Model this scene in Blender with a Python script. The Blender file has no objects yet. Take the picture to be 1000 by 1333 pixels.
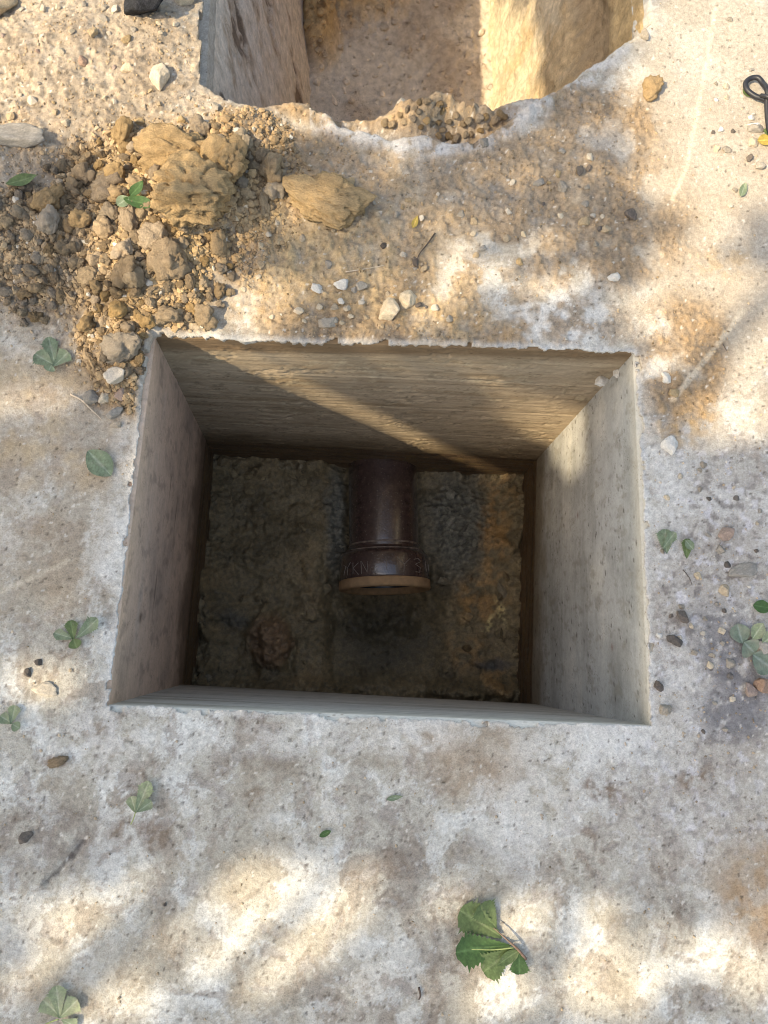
import bpy, math, random
import numpy as np
from mathutils import Vector, Matrix, Euler

random.seed(7); rng = np.random.default_rng(7)
scene = bpy.context.scene
COL = scene.collection

# ------------------------------------------------------------------ camera, light, exposure
F_PX = 1000.0; NADIR = (450.0, 860.0); CAM_H = 1.5
_n = np.array([NADIR[0]-500, 666.5-NADIR[1], -F_PX]); _n /= np.linalg.norm(_n)
_Z = -_n; _Y = np.array([0, 1, 0.]) - _Z*_Z[1]; _Y /= np.linalg.norm(_Y); _X = np.cross(_Y, _Z)
ROT = np.array([_X, _Y, _Z])            # camera -> world

def at(u, v, z=0.0):
    """photo pixel -> point on the horizontal plane z"""
    w = ROT @ np.array([u-500, 666.5-v, -F_PX]); k = (z-CAM_H)/w[2]
    return Vector((w[0]*k, w[1]*k, z))

def px(x, y, z):
    """world arrays -> photo pixels"""
    zz = z-CAM_H
    c = [ROT[0, i]*x+ROT[1, i]*y+ROT[2, i]*zz for i in range(3)]
    return 500-F_PX*c[0]/c[2], 666.5+F_PX*c[1]/c[2]

cam_d = bpy.data.cameras.new('camera'); cam = bpy.data.objects.new('camera', cam_d); COL.objects.link(cam)
cam_d.sensor_fit = 'HORIZONTAL'; cam_d.sensor_width = 36; cam_d.lens = 36*F_PX/1000
cam_d.clip_start = 0.02; cam_d.clip_end = 200
cam.matrix_world = Matrix.Translation((0, 0, CAM_H)) @ Matrix(ROT.tolist()).to_4x4()
scene.camera = cam

SUN = Vector((0.82, 0.35, -1.0)).normalized()          # direction the light travels
elev = math.asin(-SUN.z)
world = bpy.data.worlds.new('World'); scene.world = world; world.use_nodes = True
wn = world.node_tree; bg = wn.nodes['Background']
sky = wn.nodes.new('ShaderNodeTexSky'); sky.sky_type = 'NISHITA'; sky.sun_disc = False
sky.sun_elevation = elev; sky.sun_rotation = math.atan2(-SUN.x, -SUN.y)
sky.dust_density = 2.0; sky.air_density = 1.0
wn.links.new(sky.outputs[0], bg.inputs[0]); bg.inputs[1].default_value = 0.15
sun_d = bpy.data.lights.new('sun', 'SUN'); sun_d.energy = 2.4; sun_d.angle = math.radians(0.55); sun_d.color = (1, .93, .80)
sun = bpy.data.objects.new('sun', sun_d); COL.objects.link(sun)
sun.rotation_euler = SUN.to_track_quat('-Z', 'Y').to_euler(); sun.location = (-4, -1, 6)
vs = scene.view_settings
vs.view_transform = 'Standard'; vs.look = 'None'; vs.gamma = 1; vs.use_curve_mapping = False
vs.exposure = 1.5
vs.use_white_balance = True; vs.white_balance_temperature = 8200; vs.white_balance_tint = 8   # the photo is balanced for open shade
scene.render.film_transparent = False; scene.render.engine = 'CYCLES'; scene.cycles.filter_width = 1.05

# ------------------------------------------------------------------ helpers
def s2l(r, g, b):
    f = lambda c: (c/255/12.92) if c/255 <= .04045 else ((c/255+.055)/1.055)**2.4
    return np.array([f(r), f(g), f(b)])

def _hash(ix, iy, iz, seed):
    h = (ix.astype(np.int64)*374761393+iy.astype(np.int64)*668265263+iz*2147483647+seed*1274126177) & 0xffffffff
    h = ((h ^ (h >> 13))*1274126177) & 0xffffffff
    h = ((h ^ (h >> 16))*2246822519) & 0xffffffff
    return (h ^ (h >> 15)) & 0xffffffff

def perlin(x, y, seed=0):
    x = np.asarray(x, float); y = np.asarray(y, float)
    xi = np.floor(x); yi = np.floor(y); fx = x-xi; fy = y-yi
    u = fx*fx*fx*(fx*(fx*6-15)+10); v = fy*fy*fy*(fy*(fy*6-15)+10)
    def g(dx, dy):
        a = _hash(xi+dx, yi+dy, 0, seed)*(2*math.pi/4294967296)
        return np.cos(a)*(fx-dx)+np.sin(a)*(fy-dy)
    a = g(0, 0)*(1-u)+g(1, 0)*u; b = g(0, 1)*(1-u)+g(1, 1)*u
    return (a*(1-v)+b*v)*1.5

def fbm(x, y, seed=0, octs=4, gain=.5, lac=2.03):
    s = 0; a = 1; t = 0
    for i in range(octs):
        s = s+a*perlin(x, y, seed+i*17); t += a; a *= gain; x = x*lac+3.7; y = y*lac+1.3
    return s/t*1.25

def ridged(x, y, seed=0, octs=3):
    s = 0; a = 1; t = 0
    for i in range(octs):
        s = s+a*(1-np.abs(perlin(x, y, seed+i*13))*1.6); t += a; a *= .5; x = x*2.1; y = y*2.1
    return s/t

def worley(x, y, seed=0):
    """nearest feature distance and its random value"""
    xi = np.floor(x); yi = np.floor(y); d = np.full(x.shape, 9.); r = np.zeros(x.shape)
    for dx in (-1, 0, 1):
        for dy in (-1, 0, 1):
            cx = xi+dx; cy = yi+dy
            px_ = cx+_hash(cx, cy, 1, seed)/4294967296; py_ = cy+_hash(cx, cy, 2, seed)/4294967296
            rr = _hash(cx, cy, 3, seed)/4294967296
            dd = np.hypot(x-px_, y-py_); m = dd < d
            d = np.where(m, dd, d); r = np.where(m, rr, r)
    return d, r

def sstep(a, b, x):
    t = np.clip((x-a)/(b-a), 0, 1); return t*t*(3-2*t)

def blob(U, V, u, v, ru, rv, rot=0, soft=.6):
    c, s = math.cos(math.radians(rot)), math.sin(math.radians(rot))
    a = ((U-u)*c+(V-v)*s)/ru; b = (-(U-u)*s+(V-v)*c)/rv
    return 1-sstep(1-soft, 1+soft*.6, np.hypot(a, b))

def polydist(X, Y, pts, closed=True):
    """signed distance (negative inside) and nearest point"""
    best = np.full(X.shape, 1e9); nx = np.zeros(X.shape); ny = np.zeros(X.shape); ins = np.zeros(X.shape, bool)
    n = len(pts)
    for i in range(n if closed else n-1):
        ax, ay = pts[i][:2]; bx, by = pts[(i+1) % n][:2]
        ex, ey = bx-ax, by-ay
        t = np.clip(((X-ax)*ex+(Y-ay)*ey)/(ex*ex+ey*ey), 0, 1)
        qx = ax+t*ex; qy = ay+t*ey; d = np.hypot(X-qx, Y-qy); m = d < best
        best = np.where(m, d, best); nx = np.where(m, qx, nx); ny = np.where(m, qy, ny)
        if closed and ay != by:
            c = ((ay > Y) != (by > Y)) & (X < ex*(Y-ay)/ey+ax); ins ^= c
    return (np.where(ins, -best, best) if closed else best), nx, ny

def mix(a, b, m):
    return a*(1-m[..., None])+np.asarray(b)*m[..., None]

def mesh_arrays(name, V, Fq, mat=None, colr=None, smooth=True, parent=None, tri=False, link=True):
    V = np.asarray(V, np.float32).reshape(-1, 3); Fq = np.asarray(Fq, np.int32)
    k = Fq.shape[1]
    me = bpy.data.meshes.new(name)
    me.vertices.add(len(V)); me.vertices.foreach_set('co', V.ravel())
    me.loops.add(Fq.size); me.loops.foreach_set('vertex_index', Fq.ravel())
    me.polygons.add(len(Fq)); me.polygons.foreach_set('loop_start', np.arange(0, Fq.size, k, dtype=np.int32))
    me.polygons.foreach_set('use_smooth', np.full(len(Fq), smooth))
    me.update(calc_edges=True); me.validate()
    if colr is not None:
        c = np.ones((len(V), 4), np.float32); c[:, :3] = np.clip(np.asarray(colr).reshape(-1, 3), 0, 1)
        a = me.color_attributes.new('Col', 'FLOAT_COLOR', 'POINT'); a.data.foreach_set('color', c.ravel())
    if mat: me.materials.append(mat)
    if not link: return me
    return link_mesh(name, me, parent)

def link_mesh(name, me, parent=None):
    o = bpy.data.objects.new(name, me); COL.objects.link(o)
    if parent is not None: o.parent = parent
    return o

def tag(o, label=None, cat=None, group=None, kind=None):
    for k, v in (('label', label), ('category', cat), ('group', group), ('kind', kind)):
        if v: o[k] = v
    return o

def empty(name, loc, rot=(0, 0, 0)):
    o = bpy.data.objects.new(name, None); o.empty_display_size = .05
    COL.objects.link(o); o.location = loc; o.rotation_euler = rot
    return o

def grid_faces(nu, nv):
    i = np.arange(nu*nv).reshape(nv, nu)
    return np.stack([i[:-1, :-1], i[:-1, 1:], i[1:, 1:], i[1:, :-1]], -1).reshape(-1, 4)

def tube(pts, r, n=8, cap=True):
    """vertices/faces of a tube along a polyline; r scalar or list"""
    P = [Vector(p) for p in pts]; R = r if hasattr(r, '__len__') else [r]*len(P)
    V = []; Fc = []; up = None
    for i, p in enumerate(P):
        t = (P[min(i+1, len(P)-1)]-P[max(i-1, 0)]).normalized()
        if up is None: up = t.orthogonal()
        up = (up-t*up.dot(t)).normalized(); s = t.cross(up)
        for k in range(n):
            a = 2*math.pi*k/n; V.append(p+(up*math.cos(a)+s*math.sin(a))*R[i])
    for i in range(len(P)-1):
        for k in range(n):
            Fc.append((i*n+k, i*n+(k+1) % n, (i+1)*n+(k+1) % n, (i+1)*n+k))
    if cap:
        for e, base in ((0, 0), (1, (len(P)-1)*n)):
            V.append(P[0] if e == 0 else P[-1]); c = len(V)-1
            for k in range(n):
                a, b = base+k, base+(k+1) % n
                Fc.append((b, a, c, c) if e == 0 else (a, b, c, c))
    return V, Fc

def py_mesh(name, V, Fc, mat, parent=None, smooth=True):
    me = bpy.data.meshes.new(name)
    Fc = [tuple(dict.fromkeys(f)) for f in Fc]
    me.from_pydata([tuple(v) for v in V], [], Fc); me.update()
    me.materials.append(mat)
    me.polygons.foreach_set('use_smooth', [smooth]*len(me.polygons))
    return link_mesh(name, me, parent)

def crom(pts, n=8):
    P = [np.array(p, float) for p in pts]; P = [2*P[0]-P[1]]+P+[2*P[-1]-P[-2]]; out = []
    for i in range(1, len(P)-2):
        for k in range(n):
            t = k/n; a, b, c, d = P[i-1:i+3]
            out.append(.5*((2*b)+(c-a)*t+(2*a-5*b+4*c-d)*t*t+(3*b-a-3*c+d)*t**3))
    out.append(P[-2]); return out

# ------------------------------------------------------------------ materials
class NT:
    def __init__(s, name):
        s.m = bpy.data.materials.new(name); s.m.use_nodes = True; s.t = s.m.node_tree
        s.b = s.t.nodes['Principled BSDF']
    def n(s, typ, **kw):
        x = s.t.nodes.new(typ)
        for k, v in kw.items():
            if k.startswith('i_'):
                key = k[2:]; key = int(key) if key.isdigit() else key.replace('_', ' ')
                x.inputs[key].default_value = v
            else: setattr(x, k, v)
        return x
    def l(s, a, b): s.t.links.new(a, b)
    def ramp(s, fac, stops):
        r = s.n('ShaderNodeValToRGB'); e = r.color_ramp.elements
        while len(e) < len(stops): e.new(.5)
        for q, (p, c) in zip(e, stops):
            q.position = p; q.color = (*c, 1) if hasattr(c, '__len__') else (c, c, c, 1)
        s.l(fac, r.inputs[0]); return r.outputs[0]
    def mul(s, a, b, fac=1.0, mode='MULTIPLY'):
        x = s.n('ShaderNodeMix', data_type='RGBA', blend_type=mode)
        if hasattr(fac, 'links') or hasattr(fac, 'is_linked'): s.l(fac, x.inputs[0])
        else: x.inputs[0].default_value = fac
        for v, i in ((a, 6), (b, 7)):
            if hasattr(v, 'is_linked'): s.l(v, x.inputs[i])
            else: x.inputs[i].default_value = (*v, 1)
        return x.outputs[2]

def earth_mat(name, attr=True, base=(.3, .25, .2), rough=.92, spec=.25, s1=70, s2=330, amp=.35, bump=.6, bump_d=.004,
              stretch=(1, 1, 1), pits=.5, rand=0.0, wet=None):
    """colour comes from the Col attribute (or base) broken up by noise, with grains, pits and bump"""
    N = NT(name); tc = N.n('ShaderNodeTexCoord'); mp = N.n('ShaderNodeMapping'); mp.inputs['Scale'].default_value = stretch
    N.l(tc.outputs['Object'], mp.inputs[0]); vec = mp.outputs[0]
    if attr:
        a = N.n('ShaderNodeAttribute', attribute_name='Col'); c = a.outputs['Color']
    else:
        rgb = N.n('ShaderNodeRGB'); rgb.outputs[0].default_value = (*base, 1); c = rgb.outputs[0]
    n1 = N.n('ShaderNodeTexNoise', i_Scale=s1, i_Detail=6, i_Roughness=.65); N.l(vec, n1.inputs['Vector'])
    n2 = N.n('ShaderNodeTexNoise', i_Scale=s2, i_Detail=4, i_Roughness=.7); N.l(vec, n2.inputs['Vector'])
    c = N.mul(c, N.ramp(n1.outputs['Fac'], [(.3, 1-amp), (.72, 1+amp*.8)]))
    c = N.mul(c, N.ramp(n2.outputs['Fac'], [(.28, 1-amp), (.75, 1+amp*.7)]))
    if pits:
        vo = N.n('ShaderNodeTexVoronoi', i_Scale=170); N.l(vec, vo.inputs['Vector'])
        n3 = N.n('ShaderNodeTexNoise', i_Scale=23, i_Detail=3); N.l(vec, n3.inputs['Vector'])
        pm = N.n('ShaderNodeMath', operation='MULTIPLY')
        N.l(N.ramp(vo.outputs['Distance'], [(.16, 1), (.3, 0)]), pm.inputs[0])
        N.l(N.ramp(n3.outputs['Fac'], [(.5, 0), (.62, 1)]), pm.inputs[1])
        pm2 = N.n('ShaderNodeMath', operation='MULTIPLY'); pm2.inputs[1].default_value = pits; N.l(pm.outputs[0], pm2.inputs[0])
        c = N.mul(c, (.36, .30, .24), pm2.outputs[0])
    if rand:
        oi = N.n('ShaderNodeObjectInfo'); hs = N.n('ShaderNodeHueSaturation')
        mr = N.n('ShaderNodeMapRange'); mr.inputs[3].default_value = 1-rand; mr.inputs[4].default_value = 1+rand
        N.l(oi.outputs['Random'], mr.inputs[0]); N.l(mr.outputs[0], hs.inputs['Value'])
        mr2 = N.n('ShaderNodeMapRange'); mr2.inputs[3].default_value = 1.08; mr2.inputs[4].default_value = .7
        m7 = N.n('ShaderNodeMath', operation='MULTIPLY'); m7.inputs[1].default_value = 7.31; N.l(oi.outputs['Random'], m7.inputs[0])
        fr = N.n('ShaderNodeMath', operation='FRACT'); N.l(m7.outputs[0], fr.inputs[0]); N.l(fr.outputs[0], mr2.inputs[0])
        N.l(mr2.outputs[0], hs.inputs['Saturation']); N.l(c, hs.inputs['Color']); c = hs.outputs[0]
    N.l(c, N.b.inputs['Base Color'])
    N.b.inputs['Roughness'].default_value = rough; N.b.inputs['Specular IOR Level'].default_value = spec
    if wet:
        N.l(N.ramp(n1.outputs['Fac'], [(.35, wet[0]), (.65, wet[1])]), N.b.inputs['Roughness'])
    ad = N.n('ShaderNodeMath', operation='ADD'); N.l(n1.outputs['Fac'], ad.inputs[0]); N.l(n2.outputs['Fac'], ad.inputs[1])
    bp = N.n('ShaderNodeBump'); bp.inputs['Strength'].default_value = bump; bp.inputs['Distance'].default_value = bump_d
    N.l(ad.outputs[0], bp.inputs['Height']); N.l(bp.outputs[0], N.b.inputs['Normal'])
    return N.m

def plain_mat(name, base, rough=.6, spec=.4, var=.2, scale=60, bump=.2, bump_d=.001, coat=0):
    N = NT(name); tc = N.n('ShaderNodeTexCoord')
    n1 = N.n('ShaderNodeTexNoise', i_Scale=scale, i_Detail=5); N.l(tc.outputs['Object'], n1.inputs['Vector'])
    N.l(N.mul(base, N.ramp(n1.outputs['Fac'], [(.3, 1-var), (.7, 1+var)])), N.b.inputs['Base Color'])
    N.b.inputs['Roughness'].default_value = rough; N.b.inputs['Specular IOR Level'].default_value = spec
    if coat: N.b.inputs['Coat Weight'].default_value = coat; N.b.inputs['Coat Roughness'].default_value = .12
    bp = N.n('ShaderNodeBump'); bp.inputs['Strength'].default_value = bump; bp.inputs['Distance'].default_value = bump_d
    N.l(n1.outputs['Fac'], bp.inputs['Height']); N.l(bp.outputs[0], N.b.inputs['Normal'])
    return N.m

def leaf_mat(name, base, dry=0.0, trans=.35):
    N = NT(name); a = N.n('ShaderNodeAttribute', attribute_name='Col'); tc = N.n('ShaderNodeTexCoord')
    n1 = N.n('ShaderNodeTexNoise', i_Scale=110, i_Detail=5, i_Roughness=.7); N.l(tc.outputs['Object'], n1.inputs['Vector'])
    c = N.mul(base, N.ramp(n1.outputs['Fac'], [(.3, .62), (.7, 1.3)]))
    c = N.mul(c, a.outputs['Color'])
    if dry:
        n2 = N.n('ShaderNodeTexNoise', i_Scale=45, i_Detail=4); N.l(tc.outputs['Object'], n2.inputs['Vector'])
        c = N.mul(c, (.30, .27, .20), N.ramp(n2.outputs['Fac'], [(.62-dry*.3, 0), (.75, .8)]), mode='MIX')
    N.l(c, N.b.inputs['Base Color']); N.b.inputs['Roughness'].default_value = .55; N.b.inputs['Specular IOR Level'].default_value = .35
    bp = N.n('ShaderNodeBump'); bp.inputs['Strength'].default_value = .3; bp.inputs['Distance'].default_value = .001
    N.l(n1.outputs['Fac'], bp.inputs['Height']); N.l(bp.outputs[0], N.b.inputs['Normal'])
    tr = N.n('ShaderNodeBsdfTranslucent'); N.l(c, tr.inputs[0])
    mx = N.n('ShaderNodeMixShader'); mx.inputs[0].default_value = trans
    out = N.t.nodes['Material Output']; N.l(N.b.outputs[0], mx.inputs[1]); N.l(tr.outputs[0], mx.inputs[2]); N.l(mx.outputs[0], out.inputs[0])
    return N.m

M_GROUND = earth_mat('ground_concrete_and_soil', s1=110, s2=330, amp=.25, bump=.65, bump_d=.003, pits=.4)
M_WALL = earth_mat('board_marked_concrete', s1=60, s2=300, amp=.16, bump=.35, bump_d=.002, stretch=(.35, 1, 1), pits=.6)
M_WALLY = earth_mat('board_marked_concrete_side', s1=60, s2=300, amp=.14, bump=.12, bump_d=.001, stretch=(1, .8, 1), pits=.6)
M_MUD = earth_mat('wet_mud', s1=60, s2=260, amp=.34, bump=.6, bump_d=.003, pits=.3, spec=.45, wet=(.42, .85))
M_SAND = earth_mat('damp_sand', s1=40, s2=380, amp=.30, bump=.8, bump_d=.004, pits=.9)
M_BANK = earth_mat('cut_earth', s1=40, s2=260, amp=.30, bump=.9, bump_d=.005, pits=.7)
M_CRUMB = earth_mat('soil_crumb', s1=90, s2=400, amp=.2, bump=.5, bump_d=.002, pits=0)
M_CLOD = {k: earth_mat('clod_'+k, attr=False, base=s2l(*c), s1=3.2, s2=14, amp=.26, bump=.9, bump_d=.006, pits=0, rand=.22, rough=.97, spec=.12) for k, c, sc in (
    ('ochre', (182, 152, 112), 30), ('brown', (160, 136, 106), 30), ('grey', (162, 142, 116), 30))}
M_STONE = {k: earth_mat('stone_'+k, attr=False, base=s2l(*c), s1=2.6, s2=13, amp=a+.12, bump=.6, bump_d=.003, pits=0, rough=.8, rand=r) for k, c, a, r in (
    ('pale', (198, 180, 154), .15, .12), ('white', (206, 200, 190), .1, .06), ('grey', (156, 145, 130), .2, .15), ('dark', (104, 94, 86), .3, .3),
    ('red', (160, 132, 114), .2, .1), ('black', (42, 42, 46), .9, .05), ('tan', (174, 150, 116), .2, .12))}

# ------------------------------------------------------------------ outlines (metres on the ground)
PIT = [at(201, 437), at(410, 446), at(620, 450), at(826, 458), at(834, 560), at(843, 790), at(848, 945), at(560, 937), at(340, 927), at(140, 918), at(160, 760), at(184, 520)]
PC = dict(fl=at(201, 437), fr=at(826, 458), nr=at(848, 945), nl=at(140, 918))
TR_EDGE = [(262, 118), (285, 132), (312, 146), (340, 155), (362, 148), (400, 144), (440, 150), (490, 146), (530, 140), (566, 136), (600, 143), (640, 140), (668, 128), (695, 124),
           (718, 118), (742, 97), (758, 93), (780, 74), (800, 60), (822, 43), (836, 39)]
TRENCH = [at(*p) for p in TR_EDGE]
TRENCH = [Vector((-.325, 2.75, 0))] + TRENCH + [Vector((.70, 2.75, 0))]
ARC = [(404, 152), (425, 163), (450, 170), (490, 177), (530, 184), (565, 187), (600, 187), (632, 178), (662, 160), (692, 146), (715, 128), (748, 104), (772, 86), (800, 68), (826, 48), (842, 36)]

# ------------------------------------------------------------------ ground
def ground_fields(X, Y):
    """height and colour of the slab with the soil lying on it"""
    U, V = px(X, Y, 0.0)
    wu = 26*fbm(X*5, Y*5, 11, 4); wv = 26*fbm(X*5, Y*5, 29, 4)
    U2 = U+wu; V2 = V+wv
    B = lambda *a, **k: blob(U2, V2, *a, **k)
    mx = np.maximum
    big = fbm(X*3.2, Y*3.2, 1, 4); mid = fbm(X*11, Y*11, 2, 4); sml = fbm(X*38, Y*38, 3, 4); fin = fbm(X*110, Y*110, 4, 3)
    # ---- masks
    heap = mx.reduce([B(255, 280, 120, 85), B(190, 370, 95, 105), B(150, 450, 60, 75), B(80, 330, 125, 95), B(300, 205, 90, 55), B(165, 240, 110, 70), B(175, 480, 30, 60)])
    ul = mx(B(110, 90, 215, 150), B(-60, 180, 200, 190))
    mid_soil = mx.reduce([B(420, 290, 165, 125), B(560, 330, 130, 105)*.6, B(700, 240, 170, 105)*.85, B(500, 410, 210, 55)*.9, B(780, 165, 90, 50)*.8, B(830, 300, 80, 60)*.5, B(640, 165, 130, 40)*.8, B(760, 330, 90, 60)*.6,
                          B(740, 420, 90, 25)*.4, B(890, 470, 60, 90)*.6])
    mid_soil = np.clip(mid_soil*1.6-sstep(0, .5, mid+.5*big+.3*sml)*.8*(1-B(420, 290, 150, 110)), 0, 1)
    lipsoil = mx(B(570, 150, 95, 30), B(430, 150, 90, 22))
    thin = mx.reduce([B(60, 560, 150, 130), B(30, 700, 150, 140)*.7, B(120, 640, 60, 120)*.5, B(915, 330, 120, 230)*.4, B(985, 1165, 75, 75), B(610, 985, 85, 62)*.9])
    heap = np.clip(heap*1.5, 0, 1)
    crumbs = np.clip(mx.reduce([heap, ul*.95, mid_soil, lipsoil]), 0, 1)
    # ---- concrete
    wx = X+.03*fbm(X*7, Y*7, 301, 3); wy = Y+.03*fbm(X*7, Y*7, 302, 3)
    m1 = fbm(wx*8, wy*8, 41, 6, .62); m2 = fbm(wx*20, wy*20, 51, 5, .65); m3 = fbm(wx*14+5, wy*9, 55, 6, .66); m4 = fbm(wx*55, wy*55, 57, 4, .6)
    c = np.broadcast_to(s2l(181, 174, 161), X.shape+(3,)).copy()
    c = mix(c, s2l(150, 138, 125), sstep(.02, .30, m3+.25*big)*.7)
    c = mix(c, s2l(201, 197, 188), sstep(.03, .14, m1+.2*m4)*.85)
    c = mix(c, s2l(212, 210, 203), sstep(.12, .22, m2+.5*m1)*.75)
    c = mix(c, s2l(132, 114, 98), sstep(.16, .30, m2-.4*m1)*.5)
    c = mix(c, s2l(96, 84, 74), sstep(.28, .40, m4-.3*m1)*.4)
    bl = sstep(.16, .42, m2)
    c = mix(c, s2l(163, 152, 134), sstep(.0, .35, fbm(wx*4.5+9, wy*4.5, 63, 4)+.25*m3)*.55)
    c = mix(c, s2l(92, 84, 76), sstep(.965, .99, ridged(wx*5, wy*5, 65, 3))*sstep(.0, .3, m3)*.35)
    # grey damp side, right of the pit
    right = mx(B(930, 800, 110, 290), B(900, 1000, 130, 160)*.7)
    c = mix(c, s2l(178, 171, 164), right*.65)
    c = mix(c, s2l(122, 113, 107), right*sstep(.1, .4, fbm(X*48, Y*48, 61, 4)+.2*mid)*.75)
    c = mix(c, s2l(206, 202, 204), right*sstep(.2, .45, fbm(X*40, Y*40, 67, 4))*.7)
    dk = mx(B(955, 870, 48, 85, rot=-12), B(945, 930, 60, 45))
    c = mix(c, s2l(116, 113, 114), dk*sstep(-.35, .1, sml+.3*mid+.15)*.85)
    # pinkish beige slab, upper right
    ur = B(960, 170, 190, 360)
    c = mix(c, s2l(177, 166, 151), ur*.75)
    # tan film on the left
    c = mix(c, s2l(168, 146, 122), np.clip(thin*(.75+.5*mid), 0, 1)*.72)
    c = mix(c, s2l(190, 165, 128), B(40, 560, 120, 110)*sstep(-.2, .4, mid)*.5)
    # rust / ochre stains
    c = mix(c, s2l(164, 130, 92), mx(B(990, 1170, 50, 60), B(1000, 1095, 14, 30))*sstep(-.25, .3, sml+m2)*.55)
    c = mix(c, s2l(190, 150, 92), mx(B(895, 540, 50, 40), B(940, 330, 40, 30)*.5)*sstep(-.3, .3, sml)*.65)
    for (u, v, a, b, k) in [(790, 1030, 26, 16, .9), (900, 1008, 20, 14, .8), (775, 1095, 12, 8, .6), (320, 1045, 18, 22, .55), (350, 980, 40, 25, .3), (640, 1095, 34, 22, .45),
                            (690, 1115, 16, 40, .4), (520, 1110, 50, 50, .35), (75, 992, 16, 9, 1), (133, 1000, 12, 9, .7), (225, 980, 14, 14, .7), (268, 1005, 12, 16, .5), (190, 1085, 50, 24, .6),
                            (60, 1100, 90, 60, .45), (850, 1130, 60, 60, .3), (545, 1250, 40, 50, .25), (20, 1250, 50, 60, .4), (470, 1300, 80, 40, .25)]:
        c = mix(c, s2l(112, 86, 64) if k > .5 else s2l(122, 110, 100), B(u, v, a*1.1, b*1.1)*k*sstep(-.25, .2, m2+.3*sml+.1))
    # white mortar patches
    for (u, v, a, b, k) in [(320, 380, 48, 50, .9), (720, 415, 95, 38, .9), (600, 365, 34, 36, .8), (545, 205, 55, 22, .7), (680, 250, 35, 22, .6), (790, 180, 60, 26, .7), (610, 260, 30, 22, .5),
                            (160, 700, 30, 200, .5), (130, 960, 60, 50, .6), (350, 960, 210, 26, .45), (760, 965, 110, 45, .65), (700, 1060, 70, 70, .5), (540, 960, 60, 30, .55), (860, 640, 22, 130, .5), (850, 480, 20, 60, .6), (880, 900, 25, 80, .3)]:
        c = mix(c, s2l(217, 213, 206), B(u, v, a, b)*k*sstep(-.35, .25, sml*.7+mid*.5+.1))
    # ---- soil colours
    oc = s2l(180, 153, 114); br = s2l(156, 130, 100); gb = s2l(160, 140, 116); be = s2l(178, 160, 138)
    soil = np.broadcast_to(br, X.shape+(3,)).copy()
    soil = mix(soil, oc, np.clip(sstep(-.4, .3, big+.6*mid)*mx.reduce([B(260, 300, 170, 140), B(430, 300, 170, 130), B(560, 390, 110, 60)*.7]), 0, 1))
    soil = mix(soil, gb, mx(B(40, 350, 110, 120), B(650, 260, 260, 130)*.6))
    soil = mix(soil, be, np.clip(ul*1.1-.6*heap, 0, 1))
    soil = mix(soil, s2l(150, 132, 112), np.clip(ul-heap, 0, 1)*sstep(-.1, .35, big+.8*mid)*.7)
    soil = mix(soil, s2l(170, 150, 128), B(20, 185, 80, 45)*.8)
    soil = soil*(1+.30*sml+.2*fin)[..., None]
    wd, wr = worley(X*62, Y*62, 5); wd2, wr2 = worley(X*140, Y*140, 6)
    grain = np.clip(1-wd*1.5, 0, 1)
    soil = soil*(1-(1-(.72+.42*grain+.12*(wr-.5)))*(.45+.55*heap))[..., None]
    soil = soil*(1-.4*np.clip(ul*1.2-heap, 0, 1)*sstep(.15, .4, fbm(X*45, Y*45, 88, 4)))[..., None]
    c = mix(c, soil, np.clip(crumbs*1.35, 0, 1)*np.clip(.85+.3*sml, 0, 1))
    dust = np.clip(.55*mx.reduce([B(440, 310, 260, 150), B(740, 260, 220, 150)*.8]), 0, 1)*(1-crumbs)
    c = mix(c, s2l(180, 160, 134), dust*(.65+.4*mid))
    # broken lip of the slab above the trench
    dl, _, _ = polydist(U2*.5+U*.5, V2*.5+V*.5, ARC, closed=False)
    lip = 1-sstep(6, 26, dl)
    c = mix(c, s2l(208, 204, 200), lip*.6*sstep(-.3, .3, sml+mid)*(U > 405))
    # scratches in the slab
    for pts, w, k in [([(932, 10), (915, 110), (893, 222), (874, 262)], 3.0, .45), ([(968, 405), (925, 460), (876, 520)], 4.0, .5), ([(0, 770), (60, 745), (90, 730)], 4, .3), ([(760, 1220), (735, 1280)], 2.5, .3)]:
        ds, _, _ = polydist(U+3*sml, V, pts, closed=False)
        c = mix(c, s2l(222, 206, 182), (1-sstep(w*.4, w*1.4, ds))*k*sstep(-.5, 0, sml+.25))
    groove, _, _ = polydist(U+4*sml, V+4*mid, [(62, 1148), (84, 1126), (108, 1096)], closed=False)
    c = mix(c, s2l(62, 58, 58), (1-sstep(1, 5, groove+3*sml))*.6*sstep(-.4, .1, mid+.2))
    # crisp speckles: dark and light grit
    sp, sr = worley(X*95, Y*95, 77)
    c = mix(c, s2l(74, 62, 52), sstep(.34, .14, sp)*(sr > .94)*.7)
    c = mix(c, s2l(222, 214, 202), ((sp < .25) & (sr < .05)).astype(float)*.6)
    # paler rim of the opening
    dp, _, _ = polydist(X, Y, PIT)
    c = mix(c, s2l(206, 202, 196), (1-sstep(.0, .016, np.abs(dp)+.006*sml))*.55)
    # ---- height
    h = .0035*fbm(X*3, Y*3, 90, 3)+.0012*mid+.0008*sml+.0006*fin-.0012*bl*sstep(0, .3, sml)
    gk = .28+.72*heap
    h = h+crumbs*(.003+.006*mid+.0055*sml+.002*fin+.009*gk*grain*sstep(.15, .8, wr)+.0035*np.clip(1-wd2*1.6, 0, 1)*wr2)
    h = h-.0010*sstep(.34, .14, sp)*(sr > .94)
    H = lambda u, v, a, b, hh: hh*np.exp(-((U2-u)/a)**2-((V2-v)/b)**2)
    h = h+H(250, 270, 75, 60, .07)+H(185, 360, 75, 75, .045)+H(70, 340, 90, 70, .028)+H(300, 185, 70, 40, .035)+H(150, 460, 35, 50, .016)+H(430, 278, 52, 32, .030)
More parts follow.
